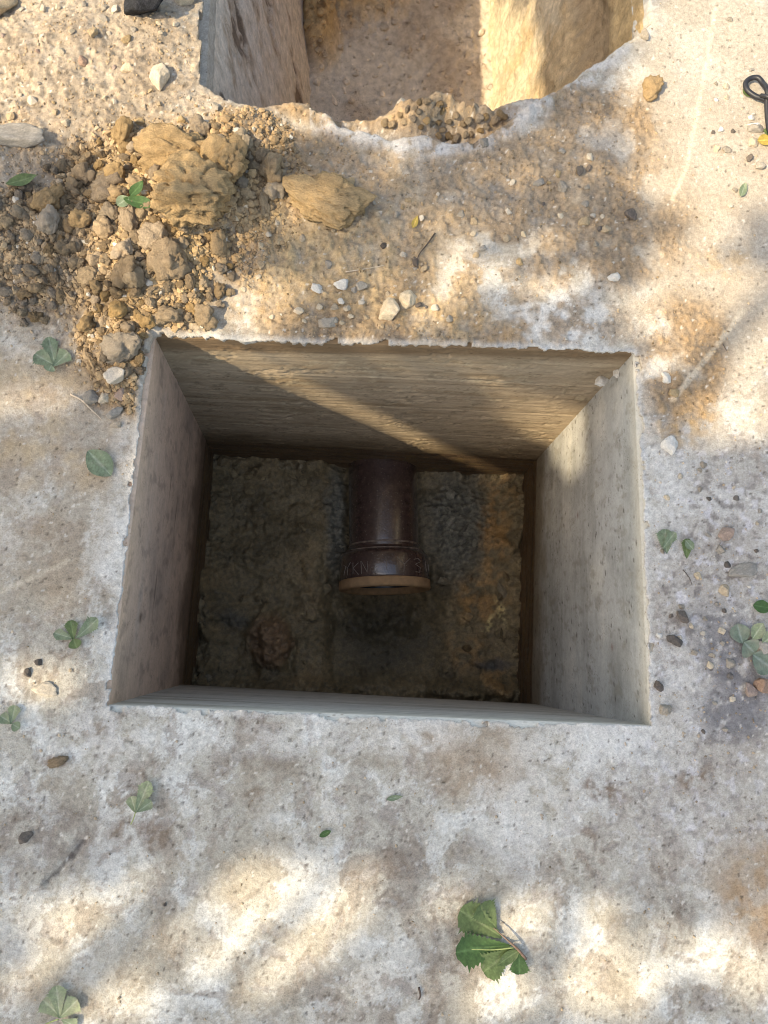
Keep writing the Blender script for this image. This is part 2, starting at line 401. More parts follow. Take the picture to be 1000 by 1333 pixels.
    h = h+ul*(.02+.012*big)+H(110, 60, 120, 90, .02)+H(30, 200, 60, 25, .02)+H(350, 158, 60, 20, .012)
    dq, _, _ = polydist(U+7*mid+1.5*sml, V+7*fbm(X*13, Y*13, 97, 3)+1.5*sml, ARC+[(842, -60), (404, -60)])
    drop = sstep(3, -10, dq)*(U > 400)
    h = h-drop*.045+H(572, 146, 74, 17, .085)*(1+.15*sml)+H(430, 150, 60, 14, .018)+H(690, 132, 40, 14, .03)
    h = h+lip*.004*(1+mid)
    h = h-(1-sstep(2, 9, groove))*.005
    h = h*sstep(.0, .012, dp+.004)+np.where(dp < .02, -.0015*np.abs(sml), 0)      # the slab runs flush to the opening
    return h, c, crumbs, heap

CELL = .0033
gx = np.linspace(-1.25, 1.3, 774); gy = np.linspace(-.8, 1.75, 774); CELL = gx[1]-gx[0]
nX, nY = len(gx), len(gy)
GX, GY = np.meshgrid(gx, gy)
GH, GC, CR, HEAP = ground_fields(GX, GY)
edge = np.minimum.reduce([GX-gx[0], gx[-1]-GX, GY-gy[0], gy[-1]-GY])
GH = GH*sstep(0, .08, edge)

def height(x, y):
    fx = (x-gx[0])/CELL; fy = (y-gy[0])/CELL
    i = int(min(max(fx, 0), nX-2)); j = int(min(max(fy, 0), nY-2)); a = fx-i; b = fy-j
    return float((GH[j, i]*(1-a)+GH[j, i+1]*a)*(1-b)+(GH[j+1, i]*(1-a)+GH[j+1, i+1]*a)*b)

def cut(X, Y, Zh, C, nu, nv, polys, cell, jit, drop_mask=None, skirt=.05):
    """grid sheet with holes: cells inside go, border vertices move onto the outline, a ragged skirt turns the edge down"""
    Fq = grid_faces(nu, nv); x = X.ravel().copy(); y = Y.ravel().copy(); z = Zh.ravel().copy(); c = C.reshape(-1, 3)
    keep = np.ones(len(x), bool)
    for poly, j in zip(polys, jit):
        d, nx, ny = polydist(x, y, poly)
        nz = j*fbm(x*16, y*16, 7, 3)+j*.9*fbm(x*70, y*70, 8, 2)-2.2*j*sstep(.22, .42, fbm(x*20, y*20, 9, 3))
        dd = d+nz
        near = np.abs(dd) < cell*.72
        dirx = np.where(np.abs(d) > 1e-6, (x-nx)/d, 0); diry = np.where(np.abs(d) > 1e-6, (y-ny)/d, 0)
        x = np.where(near, x-dirx*dd, x); y = np.where(near, y-diry*dd, y)
        keep &= (dd > 0) | near
    fm = keep[Fq].all(1)
    if drop_mask is not None: fm &= ~drop_mask
    Fq = Fq[fm]
    e = np.concatenate([Fq[:, [0, 1]], Fq[:, [1, 2]], Fq[:, [2, 3]], Fq[:, [3, 0]]])
    key = np.sort(e, 1); key = key[:, 0].astype(np.int64)*len(x)+key[:, 1]
    _, idx, cnt = np.unique(key, return_index=True, return_counts=True)
    be = e[idx[cnt == 1]]
    near_hole = np.zeros(len(x), bool)
    out = np.zeros((len(x), 2))
    for poly in polys:
        d, nx, ny = polydist(x, y, poly); m = np.abs(d) < max(.03, cell*2); near_hole |= m
        X1, nx1, ny1 = polydist(x+1e-4, y, poly); Y1, _, _ = polydist(x, y+1e-4, poly)
        g = np.stack([(X1-d)/1e-4, (Y1-d)/1e-4], 1); out[m] = g[m]
    be = be[near_hole[be].all(1)]
    vs_ = np.unique(be); m = {int(v): len(x)+i for i, v in enumerate(vs_)}
    m2 = {int(v): len(x)+len(vs_)+i for i, v in enumerate(vs_)}
    P = np.stack([x, y, z], 1)
    rag = .003*perlin(x[vs_]*60, y[vs_]*60, 3)
    S1 = np.stack([x[vs_]+out[vs_, 0]*(.001+rag*.3), y[vs_]+out[vs_, 1]*(.001+rag*.3), z[vs_]-.006], 1)
    S2 = np.stack([x[vs_]+out[vs_, 0]*.012, y[vs_]+out[vs_, 1]*.012, z[vs_]-skirt], 1)
    P = np.concatenate([P, S1, S2]); c = np.concatenate([c, c[vs_], c[vs_]*.85])
    f1 = np.array([[b, a, m[a], m[b]] for a, b in be.tolist()]); f2 = np.array([[m[b], m[a], m2[a], m2[b]] for a, b in be.tolist()])
    Fq = np.concatenate([Fq, f1, f2])
    used = np.unique(Fq); rm = np.full(len(P), -1); rm[used] = np.arange(len(used))
    return P[used], rm[Fq], c[used]

P1, F1, C1 = cut(GX, GY, GH, GC, nX, nY, [PIT, TRENCH], CELL, [.0042, .0032])
ox = np.arange(-6, 6.01, .05); oy = np.arange(-5, 7.01, .05); OX, OY = np.meshgrid(ox, oy)
on = fbm(OX*3, OY*3, 5, 5)
OC = mix(np.broadcast_to(s2l(186, 172, 154), OX.shape+(3,)).copy(), s2l(140, 120, 98), sstep(-.2, .4, on))
OH = np.where((OX > -1.3) & (OX < 1.35) & (OY > -.85) & (OY < 1.8), 0, .02*on)
cx = (OX[:-1, :-1]+.025).ravel(); cy = (OY[:-1, :-1]+.025).ravel()
dm = (cx > -1.25) & (cx < 1.3) & (cy > -.8) & (cy < 1.75)
P2, F2, C2 = cut(OX, OY, OH, OC, len(ox), len(oy), [TRENCH], .05, [.004], dm, .05)
ground = mesh_arrays('ground', np.concatenate([P1, P2]), np.concatenate([F1, F2+len(P1)]), M_GROUND, np.concatenate([C1, C2]))
tag(ground, kind='structure')

# ------------------------------------------------------------------ the cast pit
def panel(name, A, B, Cc, D, nu, nv, disp, colf, mat, parent, flange=.02, inward=None):
    """A,B top corners, Cc,D bottom corners (A above Cc); disp(s,t) metres towards the inside; s along, t down in metres"""
    A, B, Cc, D = [np.array(p, float) for p in (A, B, Cc, D)]
    s = np.linspace(0, 1, nu); t = np.linspace(0, 1, nv); S, T = np.meshgrid(s, t)
    P = (A*(1-S[..., None])+B*S[..., None])*(1-T[..., None])+(Cc*(1-S[..., None])+D*S[..., None])*T[..., None]
    n = np.cross(B-A, Cc-A); n /= np.linalg.norm(n)
    if n@np.array(inward) < 0: n = -n
    sm = S*np.linalg.norm(B-A); tm = T*np.linalg.norm(Cc-A)
    d, c = disp(sm, tm), colf(sm, tm, S, T)
    P = P+n*d[..., None]
    if flange:
        nf = n*np.array([1, 1, 0]); nf /= np.linalg.norm(nf)
        row = P[0]-nf*flange
        P = np.concatenate([row[None], P]); c = np.concatenate([c[:1], c]); nv += 1
    Fq = grid_faces(nu, nv)
    p0, p1, p2 = P.reshape(-1, 3)[Fq[nu*2][:3]]
    if np.dot(np.cross(p1-p0, p2-p0), n) < 0: Fq = Fq[:, ::-1]
    return mesh_arrays(name, P, Fq, mat, c, parent=parent)

pit = empty('concrete_pit', (0.09, .27, 0)); pit_off = Vector((0.09, .27, 0))
tag(pit, 'open rectangular concrete pit sunk through the slab with the clay pipe at its bottom', 'pit')
Z1 = -.83; Z2 = -1.24
TOPZ = -.007
def lo(u, v, z): return at(u, v, z)
bot = dict(fl=at(268, 573, Z1), fr=at(699, 598, Z1), nr=at(692, 916, Z1), nl=at(237, 891, Z1))
bt2 = {k: Vector((p.x, p.y, Z2)) for k, p in bot.items()}
def ext(a, b, e=.01):
    d = (b-a).normalized()*e; return a-d, b+d
def loc(p, z=None): q = Vector(p)-pit_off; return (q.x, q.y, p.z if z is None else z)
def build_wall(k0, k1, disp, colf, mat, inward, res=.0045, lab=None):
    a, b = ext(PC[k0], PC[k1]); c, d = ext(bot[k0], bot[k1])
    w = panel('wall', loc(a, TOPZ), loc(b, TOPZ), loc(c), loc(d), int((b-a).length/res), int(.85/res*.8), disp, colf, mat, pit, inward=inward)
    if lab: w['label'] = lab
    return w
def boards(s, t, seed, a=1.0):
    """horizontal shutter-board grain: long ridges, a few torn spots"""
    r = .0007*fbm(s*2.2, t*60, seed, 3)+.0011*fbm(s*7, t*190, seed+1, 3)
    torn = sstep(-.05, .35, fbm(s*6, t*9, seed+2, 4))
    r = r+torn*(.0028*fbm(s*34, t*55, seed+3, 4)-.002*sstep(.8, .95, ridged(s*16, t*24, seed+7, 2)))
    seam = np.zeros_like(t)
    for q in (.19, .40, .62): seam = seam+np.exp(-((t-q-.004*perlin(s*1.5, t*0, seed+5))/.0022)**2)
    return a*(r-.002*seam)
def col_far(s, t, S, T):
    c = np.broadcast_to(s2l(168, 149, 124), s.shape+(3,)).copy()
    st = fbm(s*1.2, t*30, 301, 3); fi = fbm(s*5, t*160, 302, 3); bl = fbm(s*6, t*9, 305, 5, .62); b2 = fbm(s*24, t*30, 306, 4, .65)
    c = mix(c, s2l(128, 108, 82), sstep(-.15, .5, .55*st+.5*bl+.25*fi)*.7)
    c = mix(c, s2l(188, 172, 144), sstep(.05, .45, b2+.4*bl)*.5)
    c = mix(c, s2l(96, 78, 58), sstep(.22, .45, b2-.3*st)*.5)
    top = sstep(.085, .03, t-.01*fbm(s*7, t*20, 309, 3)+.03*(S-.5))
    c = mix(c, s2l(104, 80, 56), top*.8)  # shade under the overhanging rim, painted in as a brown band
    for q in (.19, .62): c = mix(c, s2l(190, 176, 150), np.exp(-((t-q-.004*perlin(s*1.5, t*0, 9))/.003)**2)*.6*sstep(-.2, .2, bl))
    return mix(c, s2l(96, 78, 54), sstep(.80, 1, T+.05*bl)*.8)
def col_right(s, t, S, T):
    c = np.broadcast_to(s2l(172, 171, 166), s.shape+(3,)).copy()
    st = fbm(s*.9, t*9, 311, 3)*.5+.6*fbm(s*5, t*4, 316, 5, .6); f = fbm(s*2.5, t*120, 313, 3); bl = fbm(s*8, t*12, 315, 4)
    c = mix(c, s2l(138, 137, 131), sstep(-.2, .6, st+.22*f+.4*bl)*.7)
    c = mix(c, s2l(126, 120, 106), sstep(.12, .4, fbm(s*26, t*14, 318, 5, .65))*.45)
    c = mix(c, s2l(202, 198, 188), sstep(.0, .6, -st+.22*f+.3*bl)*.6)
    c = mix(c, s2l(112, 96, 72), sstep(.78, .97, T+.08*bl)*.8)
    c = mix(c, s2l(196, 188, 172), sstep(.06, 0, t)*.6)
    sp, sr = worley(s*42+bl, t*75, 317); c = mix(c, s2l(70, 62, 52), sstep(.30, .12, sp+.4*(sr-.8))*(sr > .80)*sstep(-.35, .15, fbm(s*3, t*4, 319, 3))*.85)
    for (a, b) in [(.28, .40), (.62, .18)]: c = mix(c, s2l(110, 62, 40), np.exp(-((s-a)/.007)**2-((t-b)/.004)**2)*.8)
    return c
def col_left(s, t, S, T):
    c = np.broadcast_to(s2l(208, 178, 156), s.shape+(3,)).copy()
    st = fbm(s*1.2, t*7, 321, 3)*.45+.6*fbm(s*5, t*4, 326, 5, .6)+.10*fbm(s*2, t*90, 327, 2); bl = fbm(s*7, t*6, 325, 5, .6)
    c = mix(c, s2l(152, 134, 121), sstep(-.2, .6, st+.5*bl)*.6)
    c = mix(c, s2l(138, 120, 107), sstep(.1, .4, fbm(s*24, t*14, 328, 5, .65))*.45)
    c = mix(c, s2l(186, 170, 158), sstep(.1, .6, -st+.5*bl)*.4)
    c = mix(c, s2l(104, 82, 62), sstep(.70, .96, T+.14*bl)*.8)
    for (a, b, w, h) in [(.25, .30, .004, .05), (.45, .45, .004, .04), (.18, .18, .012, .012), (.5, .34, .003, .03)]:
        c = mix(c, s2l(78, 58, 42), np.exp(-((s-a)/h)**2-((t-b)/w)**2)*.8)
    return c
def col_near(s, t, S, T):
    c = np.broadcast_to(s2l(190, 186, 176), s.shape+(3,)).copy()
    st = fbm(s*1.5, t*30, 331, 4); c = mix(c, s2l(150, 144, 130), sstep(-.1, .5, st)*.7)
    c = mix(c, s2l(220, 214, 202), sstep(.05, 0, t)*.7)
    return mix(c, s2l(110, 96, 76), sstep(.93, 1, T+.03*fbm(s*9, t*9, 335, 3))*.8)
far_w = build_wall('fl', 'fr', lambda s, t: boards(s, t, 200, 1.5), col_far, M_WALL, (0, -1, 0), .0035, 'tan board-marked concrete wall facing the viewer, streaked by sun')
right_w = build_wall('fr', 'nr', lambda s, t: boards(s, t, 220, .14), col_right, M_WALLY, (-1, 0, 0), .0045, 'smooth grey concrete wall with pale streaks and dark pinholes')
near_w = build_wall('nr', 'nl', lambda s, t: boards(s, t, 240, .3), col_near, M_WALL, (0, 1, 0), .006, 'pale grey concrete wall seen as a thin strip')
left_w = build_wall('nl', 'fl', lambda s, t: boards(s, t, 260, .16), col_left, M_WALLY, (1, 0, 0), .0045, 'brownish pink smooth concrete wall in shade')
# mortar lump on the far left corner
# damp band of lining below the cast collar, set back a little
def col_low(s, t, S, T):
    c = np.broadcast_to(s2l(112, 90, 66), s.shape+(3,)).copy(); n = fbm(s*3, t*40, 341, 4)
    c = mix(c, s2l(80, 62, 46), sstep(-.1, .4, n)*.8)
    return mix(c, s2l(122, 100, 62), sstep(.2, .5, fbm(s*14, t*20, 345, 4))*.6)
def build_low(k0, k1, inward):
    i = Vector(inward)*.012
    a, b = ext(bot[k0], bot[k1], .02); c, d = ext(bt2[k0], bt2[k1], .02)
    return panel('lower_wall', loc(a-i, Z1+.05), loc(b-i, Z1+.05), loc(c-i), loc(d-i), int((b-a).length/.006), 80,
                 lambda s, t: .003*fbm(s*4, t*50, 350, 3)+.004*fbm(s*25, t*25, 351, 3)*sstep(.1, .4, t), col_low, M_MUD, pit, flange=0, inward=inward)
build_low('fl', 'fr', (0, -1, 0)); build_low('fr', 'nr', (-1, 0, 0)); build_low('nr', 'nl', (0, 1, 0)); build_low('nl', 'fl', (1, 0, 0))

# ------------------------------------------------------------------ muddy pit floor
fx_ = np.arange(-.56, .70, .0036); fy_ = np.arange(-.18, .74, .0036); FX, FY = np.meshgrid(fx_, fy_)
FZ0 = -1.15
fu, fv = px(FX, FY, FZ0)
fw = 7*fbm(FX*14, FY*14, 401, 3); fw2 = 7*fbm(FX*14, FY*14, 402, 3)
fb = lambda *a, **k: blob(fu+fw, fv+fw2, *a, **k)
n1 = fbm(FX*6, FY*6, 410, 4, .42); n2 = fbm(FX*24, FY*24, 411, 4); n3 = fbm(FX*80, FY*80, 412, 3)
crk = sstep(.86, .97, ridged(FX*7+.4*n2, FY*7+.4*n1, 415, 2))*sstep(-.2, .3, n1)
wd, wr = worley(FX*26+n2*.6, FY*26, 420); wc, wcr = worley(FX*55+n2*.8, FY*75, 421)
leftb = sstep(440, 415, fu+fw); rightb = sstep(560, 640, fu+fw-.35*np.clip(790-fv, -60, 80))
mort = np.maximum(fb(592, 685, 44, 78), fb(438, 690, 14, 80)*.8)
front = fb(505, 830, 75, 55)
FZ = FZ0+(1-.75*blob(fu, fv, 505, 835, 70, 60))*(.022*n1+.007*n2+.0022*n3)+leftb*(.055+.02*n1)+rightb*.05-front*.035-crk*.006
FZ = FZ+leftb*.010*np.clip(1-wd*1.3, 0, 1)*sstep(.4, .8, wr)
FZ = FZ+mort*(.035+.016*np.clip(1-wc*1.4, 0, 1)+.010*n2)
FZ = FZ+.045*(1+.5*n2)*blob(fu+fw*1.8, fv+fw2*1.8, 355, 835, 28, 38, soft=.45)-.02*(fb(335, 850, 8, 40)+fb(382, 850, 6, 30))+.02*fb(645, 720, 18, 20, soft=.4)
FZ = FZ-.11*np.maximum(blob(fu+fw*2, fv+fw2*2, 501, 778, 62, 46, soft=.95), 0)-.004*crk+.002*(ridged(FX*18, FY*18, 440, 3)-.5)
dw = np.minimum.reduce([FX+.475, .60-FX, FY+.10, .66-FY]); FZ = FZ+sstep(.07, .0, dw+.03*n1)*(.035+.05*n1+.02*n2)
fc = np.broadcast_to(s2l(114, 101, 77), FX.shape+(3,)).copy()
fc = mix(fc, s2l(90, 80, 60), sstep(-.1, .4, n1+.4*n2)*.7)
fc = mix(fc, s2l(126, 108, 80), sstep(.05, .45, fbm(FX*5, FY*5, 430, 4))*leftb*.7)
fc = mix(fc, s2l(124, 98, 74), fb(355, 835, 28, 36, soft=.3)*.8)
fc = mix(fc, s2l(104, 104, 96), mort*.9); fc = mix(fc, s2l(62, 62, 58), mort*sstep(.35, .7, wc)*.6)
orange = np.maximum.reduce([fb(640, 700, 20, 80), fb(625, 780, 34, 34), fb(605, 840, 30, 40)*.6, fb(648, 640, 24, 30)*.7, fb(640, 880, 24, 24)*.7])
fc = mix(fc, s2l(150, 116, 74), orange*sstep(-.35, .35, n2+.4*n1)*.75)
fc = mix(fc, s2l(222, 204, 146), np.maximum(fb(648, 795, 6, 20, rot=-20, soft=.5), fb(634, 812, 5, 14, rot=25, soft=.5))*.45*sstep(-.3, .2, n2+n3))
fc = mix(fc, s2l(66, 62, 50), front*.75); fc = mix(fc, s2l(56, 66, 74), np.maximum(fb(640, 865, 26, 7), fb(310, 810, 18, 14)*.6)*.6)
fc = mix(fc, s2l(56, 50, 38), crk*.45)
fc = fc*1.6*np.clip(1+.35*n3+.28*n2, .3, 2)[..., None]
floor_o = mesh_arrays('pit_floor', np.stack([FX, FY, FZ], -1), grid_faces(len(fx_), len(fy_)), M_MUD, fc)
tag(floor_o, kind='structure')

# ------------------------------------------------------------------ trench beyond the slab
def quad_sheet(name, A, B, Cc, D, nu, nv, disp, colf, mat, inward):
    o = panel(name, A, B, Cc, D, nu, nv, disp, colf, mat, None, flange=.03, inward=inward)
    return tag(o, kind='structure')
tl0, tl1 = Vector((-.318, 1.10, -.012)), Vector((-.326, 2.8, -.012))
bl0, bl1 = Vector((-.118, 1.10, -1.08)), Vector((-.123, 2.8, -1.08))
def d_tl(s, t):
    return .006*fbm(s*4, t*4, 501, 4)+.003*fbm(s*30, t*14, 502, 3)-.010*sstep(.3, .46, fbm(s*6+t*2, t*3, 503, 5, .55))*sstep(.06, .2, t)+.010*sstep(.05, .04, t)
def c_tl(s, t, S, T):
    c = np.broadcast_to(s2l(230, 214, 198), s.shape+(3,)).copy()
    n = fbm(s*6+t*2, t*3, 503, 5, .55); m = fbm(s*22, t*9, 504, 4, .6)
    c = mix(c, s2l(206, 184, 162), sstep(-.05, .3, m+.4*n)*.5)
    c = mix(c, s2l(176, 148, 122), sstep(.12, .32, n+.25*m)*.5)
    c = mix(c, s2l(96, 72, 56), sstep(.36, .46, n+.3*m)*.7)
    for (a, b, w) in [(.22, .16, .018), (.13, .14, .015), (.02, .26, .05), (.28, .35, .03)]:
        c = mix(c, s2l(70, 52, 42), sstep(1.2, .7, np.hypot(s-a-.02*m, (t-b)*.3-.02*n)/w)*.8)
    return mix(c, s2l(160, 152, 144), sstep(.055, .04, t)*.7)
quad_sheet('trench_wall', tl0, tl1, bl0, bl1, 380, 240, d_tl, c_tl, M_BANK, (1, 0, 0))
tr0, tr1 = Vector((.735, 1.10, -.03)), Vector((.705, 2.8, -.02))
br0, br1 = Vector((.53, 1.10, -1.08)), Vector((.55, 2.8, -1.08))
def d_tr(s, t):
    n = fbm(s*3.5, t*2.2, 511, 4)
    return .022*n+.008*fbm(s*14, t*9, 512, 4)+.004*fbm(s*45, t*45, 513, 3)+.035*sstep(.22, .12, t+.05*n)-.05*np.exp(-((t-.30)/.10)**2)*sstep(-.2, .3, fbm(s*4, t*4, 514, 3))
def c_tr(s, t, S, T):
    n = fbm(s*4, t*3, 515, 4); m = fbm(s*22, t*22, 516, 4)
    c = np.broadcast_to(s2l(224, 206, 176), s.shape+(3,)).copy()
    c = mix(c, s2l(196, 164, 118), sstep(-.1, .4, n+.3*m)*.6)
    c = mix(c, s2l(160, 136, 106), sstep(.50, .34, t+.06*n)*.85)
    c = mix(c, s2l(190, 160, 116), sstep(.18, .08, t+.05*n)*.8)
    c = mix(c, s2l(224, 208, 176), sstep(.78, .95, T+.06*n)*.6)
    return c*(1+.2*m)[..., None]
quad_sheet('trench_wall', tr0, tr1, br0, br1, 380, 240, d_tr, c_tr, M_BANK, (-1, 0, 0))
def c_end(s, t, S, T): return np.broadcast_to(s2l(150, 124, 92), s.shape+(3,)).copy()*(1+.4*fbm(s*9, t*9, 520, 4))[..., None]
quad_sheet('trench_wall', Vector((-.36, 2.74, -.02)), Vector((.74, 2.74, -.02)), Vector((-.16, 2.72, -1.08)), Vector((.58, 2.72, -1.08)), 120, 100,
           lambda s, t: .02*fbm(s*8, t*8, 521, 4), c_end, M_BANK, (0, -1, 0))
quad_sheet('trench_wall', Vector((-.36, 1.13, -.06)), Vector((.78, 1.13, -.06)), Vector((-.16, 1.13, -1.08)), Vector((.58, 1.13, -1.08)), 120, 100,
           lambda s, t: .012*fbm(s*8, t*8, 522, 4)-.16*(1-t/1.02)*np.exp(-((s-.62)/.5)**2)*0, c_end, M_BANK, (0, 1, 0))
tx = np.arange(-.22, .66, .006); ty = np.arange(1.1, 2.8, .006); TX, TY = np.meshgrid(tx, ty)
tu, tv = px(TX, TY, -1.0)
t1 = fbm(TX*4, TY*4, 530, 4); t2 = fbm(TX*30, TY*30, 531, 4); twd, twr = worley(TX*42, TY*42, 532)
bank = np.maximum(blob(tu+20*t1, tv+14*t2, 440, -20, 95, 48), blob(tu, tv+10*t2, 415, 40, 26, 40))
TZ = -1.02+.018*t1+.005*t2+.12*bank*(1+.3*t1+.25*t2)+.010*np.clip(1-twd*1.6, 0, 1)*(twr > .9)-.02*blob(tu, tv, 520, 100, 90, 60)
tcol = mix(np.broadcast_to(s2l(218, 202, 182), TX.shape+(3,)).copy(), s2l(196, 176, 154), sstep(-.2, .4, t1))
tcol = mix(tcol, s2l(196, 158, 104), np.clip(bank*1.3, 0, 1)*.8); tcol = mix(tcol, s2l(70, 56, 46), ((twd < .2) & (twr > .95))*.6)
tcol = mix(tcol, s2l(98, 70, 46), bank*sstep(.1, .4, t2)*.8)
tag(mesh_arrays('trench_floor', np.stack([TX, TY, TZ], -1), grid_faces(len(tx), len(ty)), M_SAND, tcol), kind='structure')

# ------------------------------------------------------------------ clay pipe
M_GLAZE = NT('salt_glaze_brown')
if True:
    N = M_GLAZE; tc = N.n('ShaderNodeTexCoord')
    n1_ = N.n('ShaderNodeTexNoise', i_Scale=55, i_Detail=6, i_Roughness=.7); N.l(tc.outputs['Object'], n1_.inputs['Vector'])
    n2_ = N.n('ShaderNodeTexNoise', i_Scale=190, i_Detail=3); N.l(tc.outputs['Object'], n2_.inputs['Vector'])
    vo_ = N.n('ShaderNodeTexVoronoi', i_Scale=75); N.l(tc.outputs['Object'], vo_.inputs['Vector'])
    c_ = N.ramp(n1_.outputs['Fac'], [(.3, (.050, .030, .026)), (.6, (.090, .056, .048)), (.8, (.15, .105, .09))])
    c_ = N.mul(c_, (.30, .27, .23), N.ramp(vo_.outputs['Distance'], [(.07, .75), (.13, 0)]), mode='MIX')
    N.l(c_, N.b.inputs['Base Color'])
    N.l(N.ramp(n2_.outputs['Fac'], [(.35, .10), (.7, .28)]), N.b.inputs['Roughness'])
    bp_ = N.n('ShaderNodeBump'); bp_.inputs['Strength'].default_value = .45; bp_.inputs['Distance'].default_value = .0022
    N.b.inputs['IOR'].default_value = 1.65; N.b.inputs['Coat Weight'].default_value = 1; N.b.inputs['Coat Roughness'].default_value = .08
    N.l(n2_.outputs['Fac'], bp_.inputs['Height']); N.l(bp_.outputs[0], N.b.inputs['Normal'])
M_GLAZE = M_GLAZE.m
M_CLAY = plain_mat('bare_clay', (.42, .26, .14), rough=.85, var=.18, scale=45, bump=.4)
M_BORE = plain_mat('bore_glaze', (.03, .032, .035), rough=.25, var=.3, scale=40)
M_LETTER = plain_mat('worn_letter', (.30, .26, .23), rough=.7, var=.3, scale=200)
M_RINGW = plain_mat('worn_ring', (.20, .15, .12), rough=.45, var=.6, scale=70)
pf = at(501, 768, -1.085); pipe = empty('clay_pipe', pf, (math.radians(-1), 0, math.radians(.5)))
tag(pipe, 'brown glazed clay sewer pipe with a bell socket lying on the muddy pit floor', 'pipe')
# local frame: y runs from the open socket into the ground
def lathe(name, prof, mat, n=128):
    V = []; Fc = []
    for (y, r) in prof:
        for k in range(n):
            a = 2*math.pi*k/n; V.append((r*math.sin(a), y, r*math.cos(a)))
    for i in range(len(prof)-1):
        for k in range(n):
            Fc.append((i*n+k, (i+1)*n+k, (i+1)*n+(k+1) % n, i*n+(k+1) % n))
    return py_mesh(name, V, Fc, mat, pipe)
RS, RB = .152, .119
bands = [(0.019+.0065*i, RS-.0005-(.0009 if i % 2 else 0)) for i in range(2)]
lathe('socket', [(.030, RS-.002), (.033, RS)] + [(.04, RS), (.105, RS-.001), (.112, RS-.004), (.118, RS-.009), (.124, RB+.014), (.129, RB+.007), (.133, RB+.0035), (.137, RB+.002)], M_GLAZE)
lathe('barrel', [(.130, RB+.0012), (.15, RB), (.75, RB)], M_GLAZE)
lathe('collar', [(.1235, RB+.013), (.1245, RB+.0170), (.127, RB+.0168), (.1285, RB+.010)], M_RINGW)
lathe('collar', [(.145, RB-.001), (.147, RB+.0022), (.150, RB+.0022), (.153, RB-.001)], M_RINGW)
lathe('rim', [(.0302, RS-.0025), (.028, RS+.0015), (.0172, RS+.002), (.012, RS+.002), (.004, RS+.003), (-.001, RS), (-.003, RS-.008), (-.002, RS-.019), (.004, RS-.022), (.02, RS-.023)], M_CLAY)
lathe('bore', [(.018, RS-.0225), (.085, RS-.027), (.092, RB-.012), (.095, RB-.020), (.45, RB-.02), (.7, RB-.02)], M_BORE)
# stamped characters round the socket: strokes in photo pixels from the crown (x) and metres behind the rim (y)
LETTERS = [[(-55, .028), (-52, .055)], [(-46, .063), (-50, .048), (-55, .058)], [(-50, .048), (-50, .026)],
           [(-43, .06), (-43, .026)], [(-36, .058), (-43, .044), (-36, .024)],
           [(-33, .062), (-32, .024)], [(-32, .060), (-25, .028), (-24, .060)], [(-20, .042), (-12, .042)], [(-16, .054), (-16, .028)],
           [(-1, .072), (0, .034)], [(13, .072), (23, .050), (22, .028)], [(31, .068), (23, .050)],
           [(36, .066), (42, .070), (46, .062), (38, .052), (45, .044), (44, .030), (38, .030)], [(53, .066), (54, .036)], [(58, .060), (58.5, .040)]]
LETTERS = [[(x, .038+(y-.024)*1.12) for x, y in st] for st in LETTERS]
CHARS = [LETTERS[0:3], LETTERS[3:5], LETTERS[5:7], LETTERS[7:9], LETTERS[9:10], LETTERS[10:12], LETTERS[12:13], LETTERS[13:14], LETTERS[14:15]]
for ch in CHARS:
    LV, LF = [], []
    for st in ch:
        pts = []
        for (x0, y0), (x1, y1) in zip(st[:-1], st[1:]):
            for k in range(5):
                t = k/4; x = x0+(x1-x0)*t; y = y0+(y1-y0)*t; a = math.asin(max(-.985, min(.985, x/61)))
                pts.append(((RS+.0001)*math.sin(a), y, (RS+.0001)*math.cos(a)))
        pts = [p for i, p in enumerate(pts) if i == 0 or (Vector(p)-Vector(pts[i-1])).length > 1e-5]
        v, f = tube(pts, .00085, 5); o_ = len(LV); LV += v; LF += [tuple(i+o_ for i in q) for q in f]
    py_mesh('letter', LV, LF, M_LETTER, pipe)

# ------------------------------------------------------------------ lumps: clods and stones
import bmesh
def icos(sub):
    b = bmesh.new(); bmesh.ops.create_icosphere(b, subdivisions=sub, radius=1); b.verts.ensure_lookup_table()
    V = np.array([v.co[:] for v in b.verts]); Fc = np.array([[v.index for v in f.verts] for f in b.faces]); b.free()
    return V, Fc
I3 = icos(3); I2 = icos(2); I1 = icos(1)
def noise3(P, s, seed):
    return (perlin(P[:, 0]*s+P[:, 2]*.37*s, P[:, 1]*s-P[:, 2]*.61*s, seed)+perlin(P[:, 1]*s+11+.4*P[:, 0]*s, P[:, 2]*s+7, seed+1)+perlin(P[:, 2]*s+5-.3*P[:, 1]*s, P[:, 0]*s+3, seed+2))/1.7
def lump(seed, ico, planes, rough, soft):
    """an irregular lump: a ball cut by random planes, then roughened"""
    r = np.random.default_rng(seed); V, Fc = ico
    nrm = r.normal(size=(planes, 3)); nrm /= np.linalg.norm(nrm, axis=1)[:, None]; hh = r.uniform(.62, .95, planes)
    dt = V@nrm.T; k = np.where(dt > .05, hh/np.maximum(dt, .05), 9); rad = np.minimum(k.min(1), 1.05)
    rad = rad*(1-soft)+soft*.85
    rad = rad*(1+rough*noise3(V, 1.7, seed)+rough*.6*noise3(V, 4.2, seed+5)+rough*.35*noise3(V, 9, seed+9))
    return V*rad[:, None]*r.uniform(.82, 1.15, 3), Fc
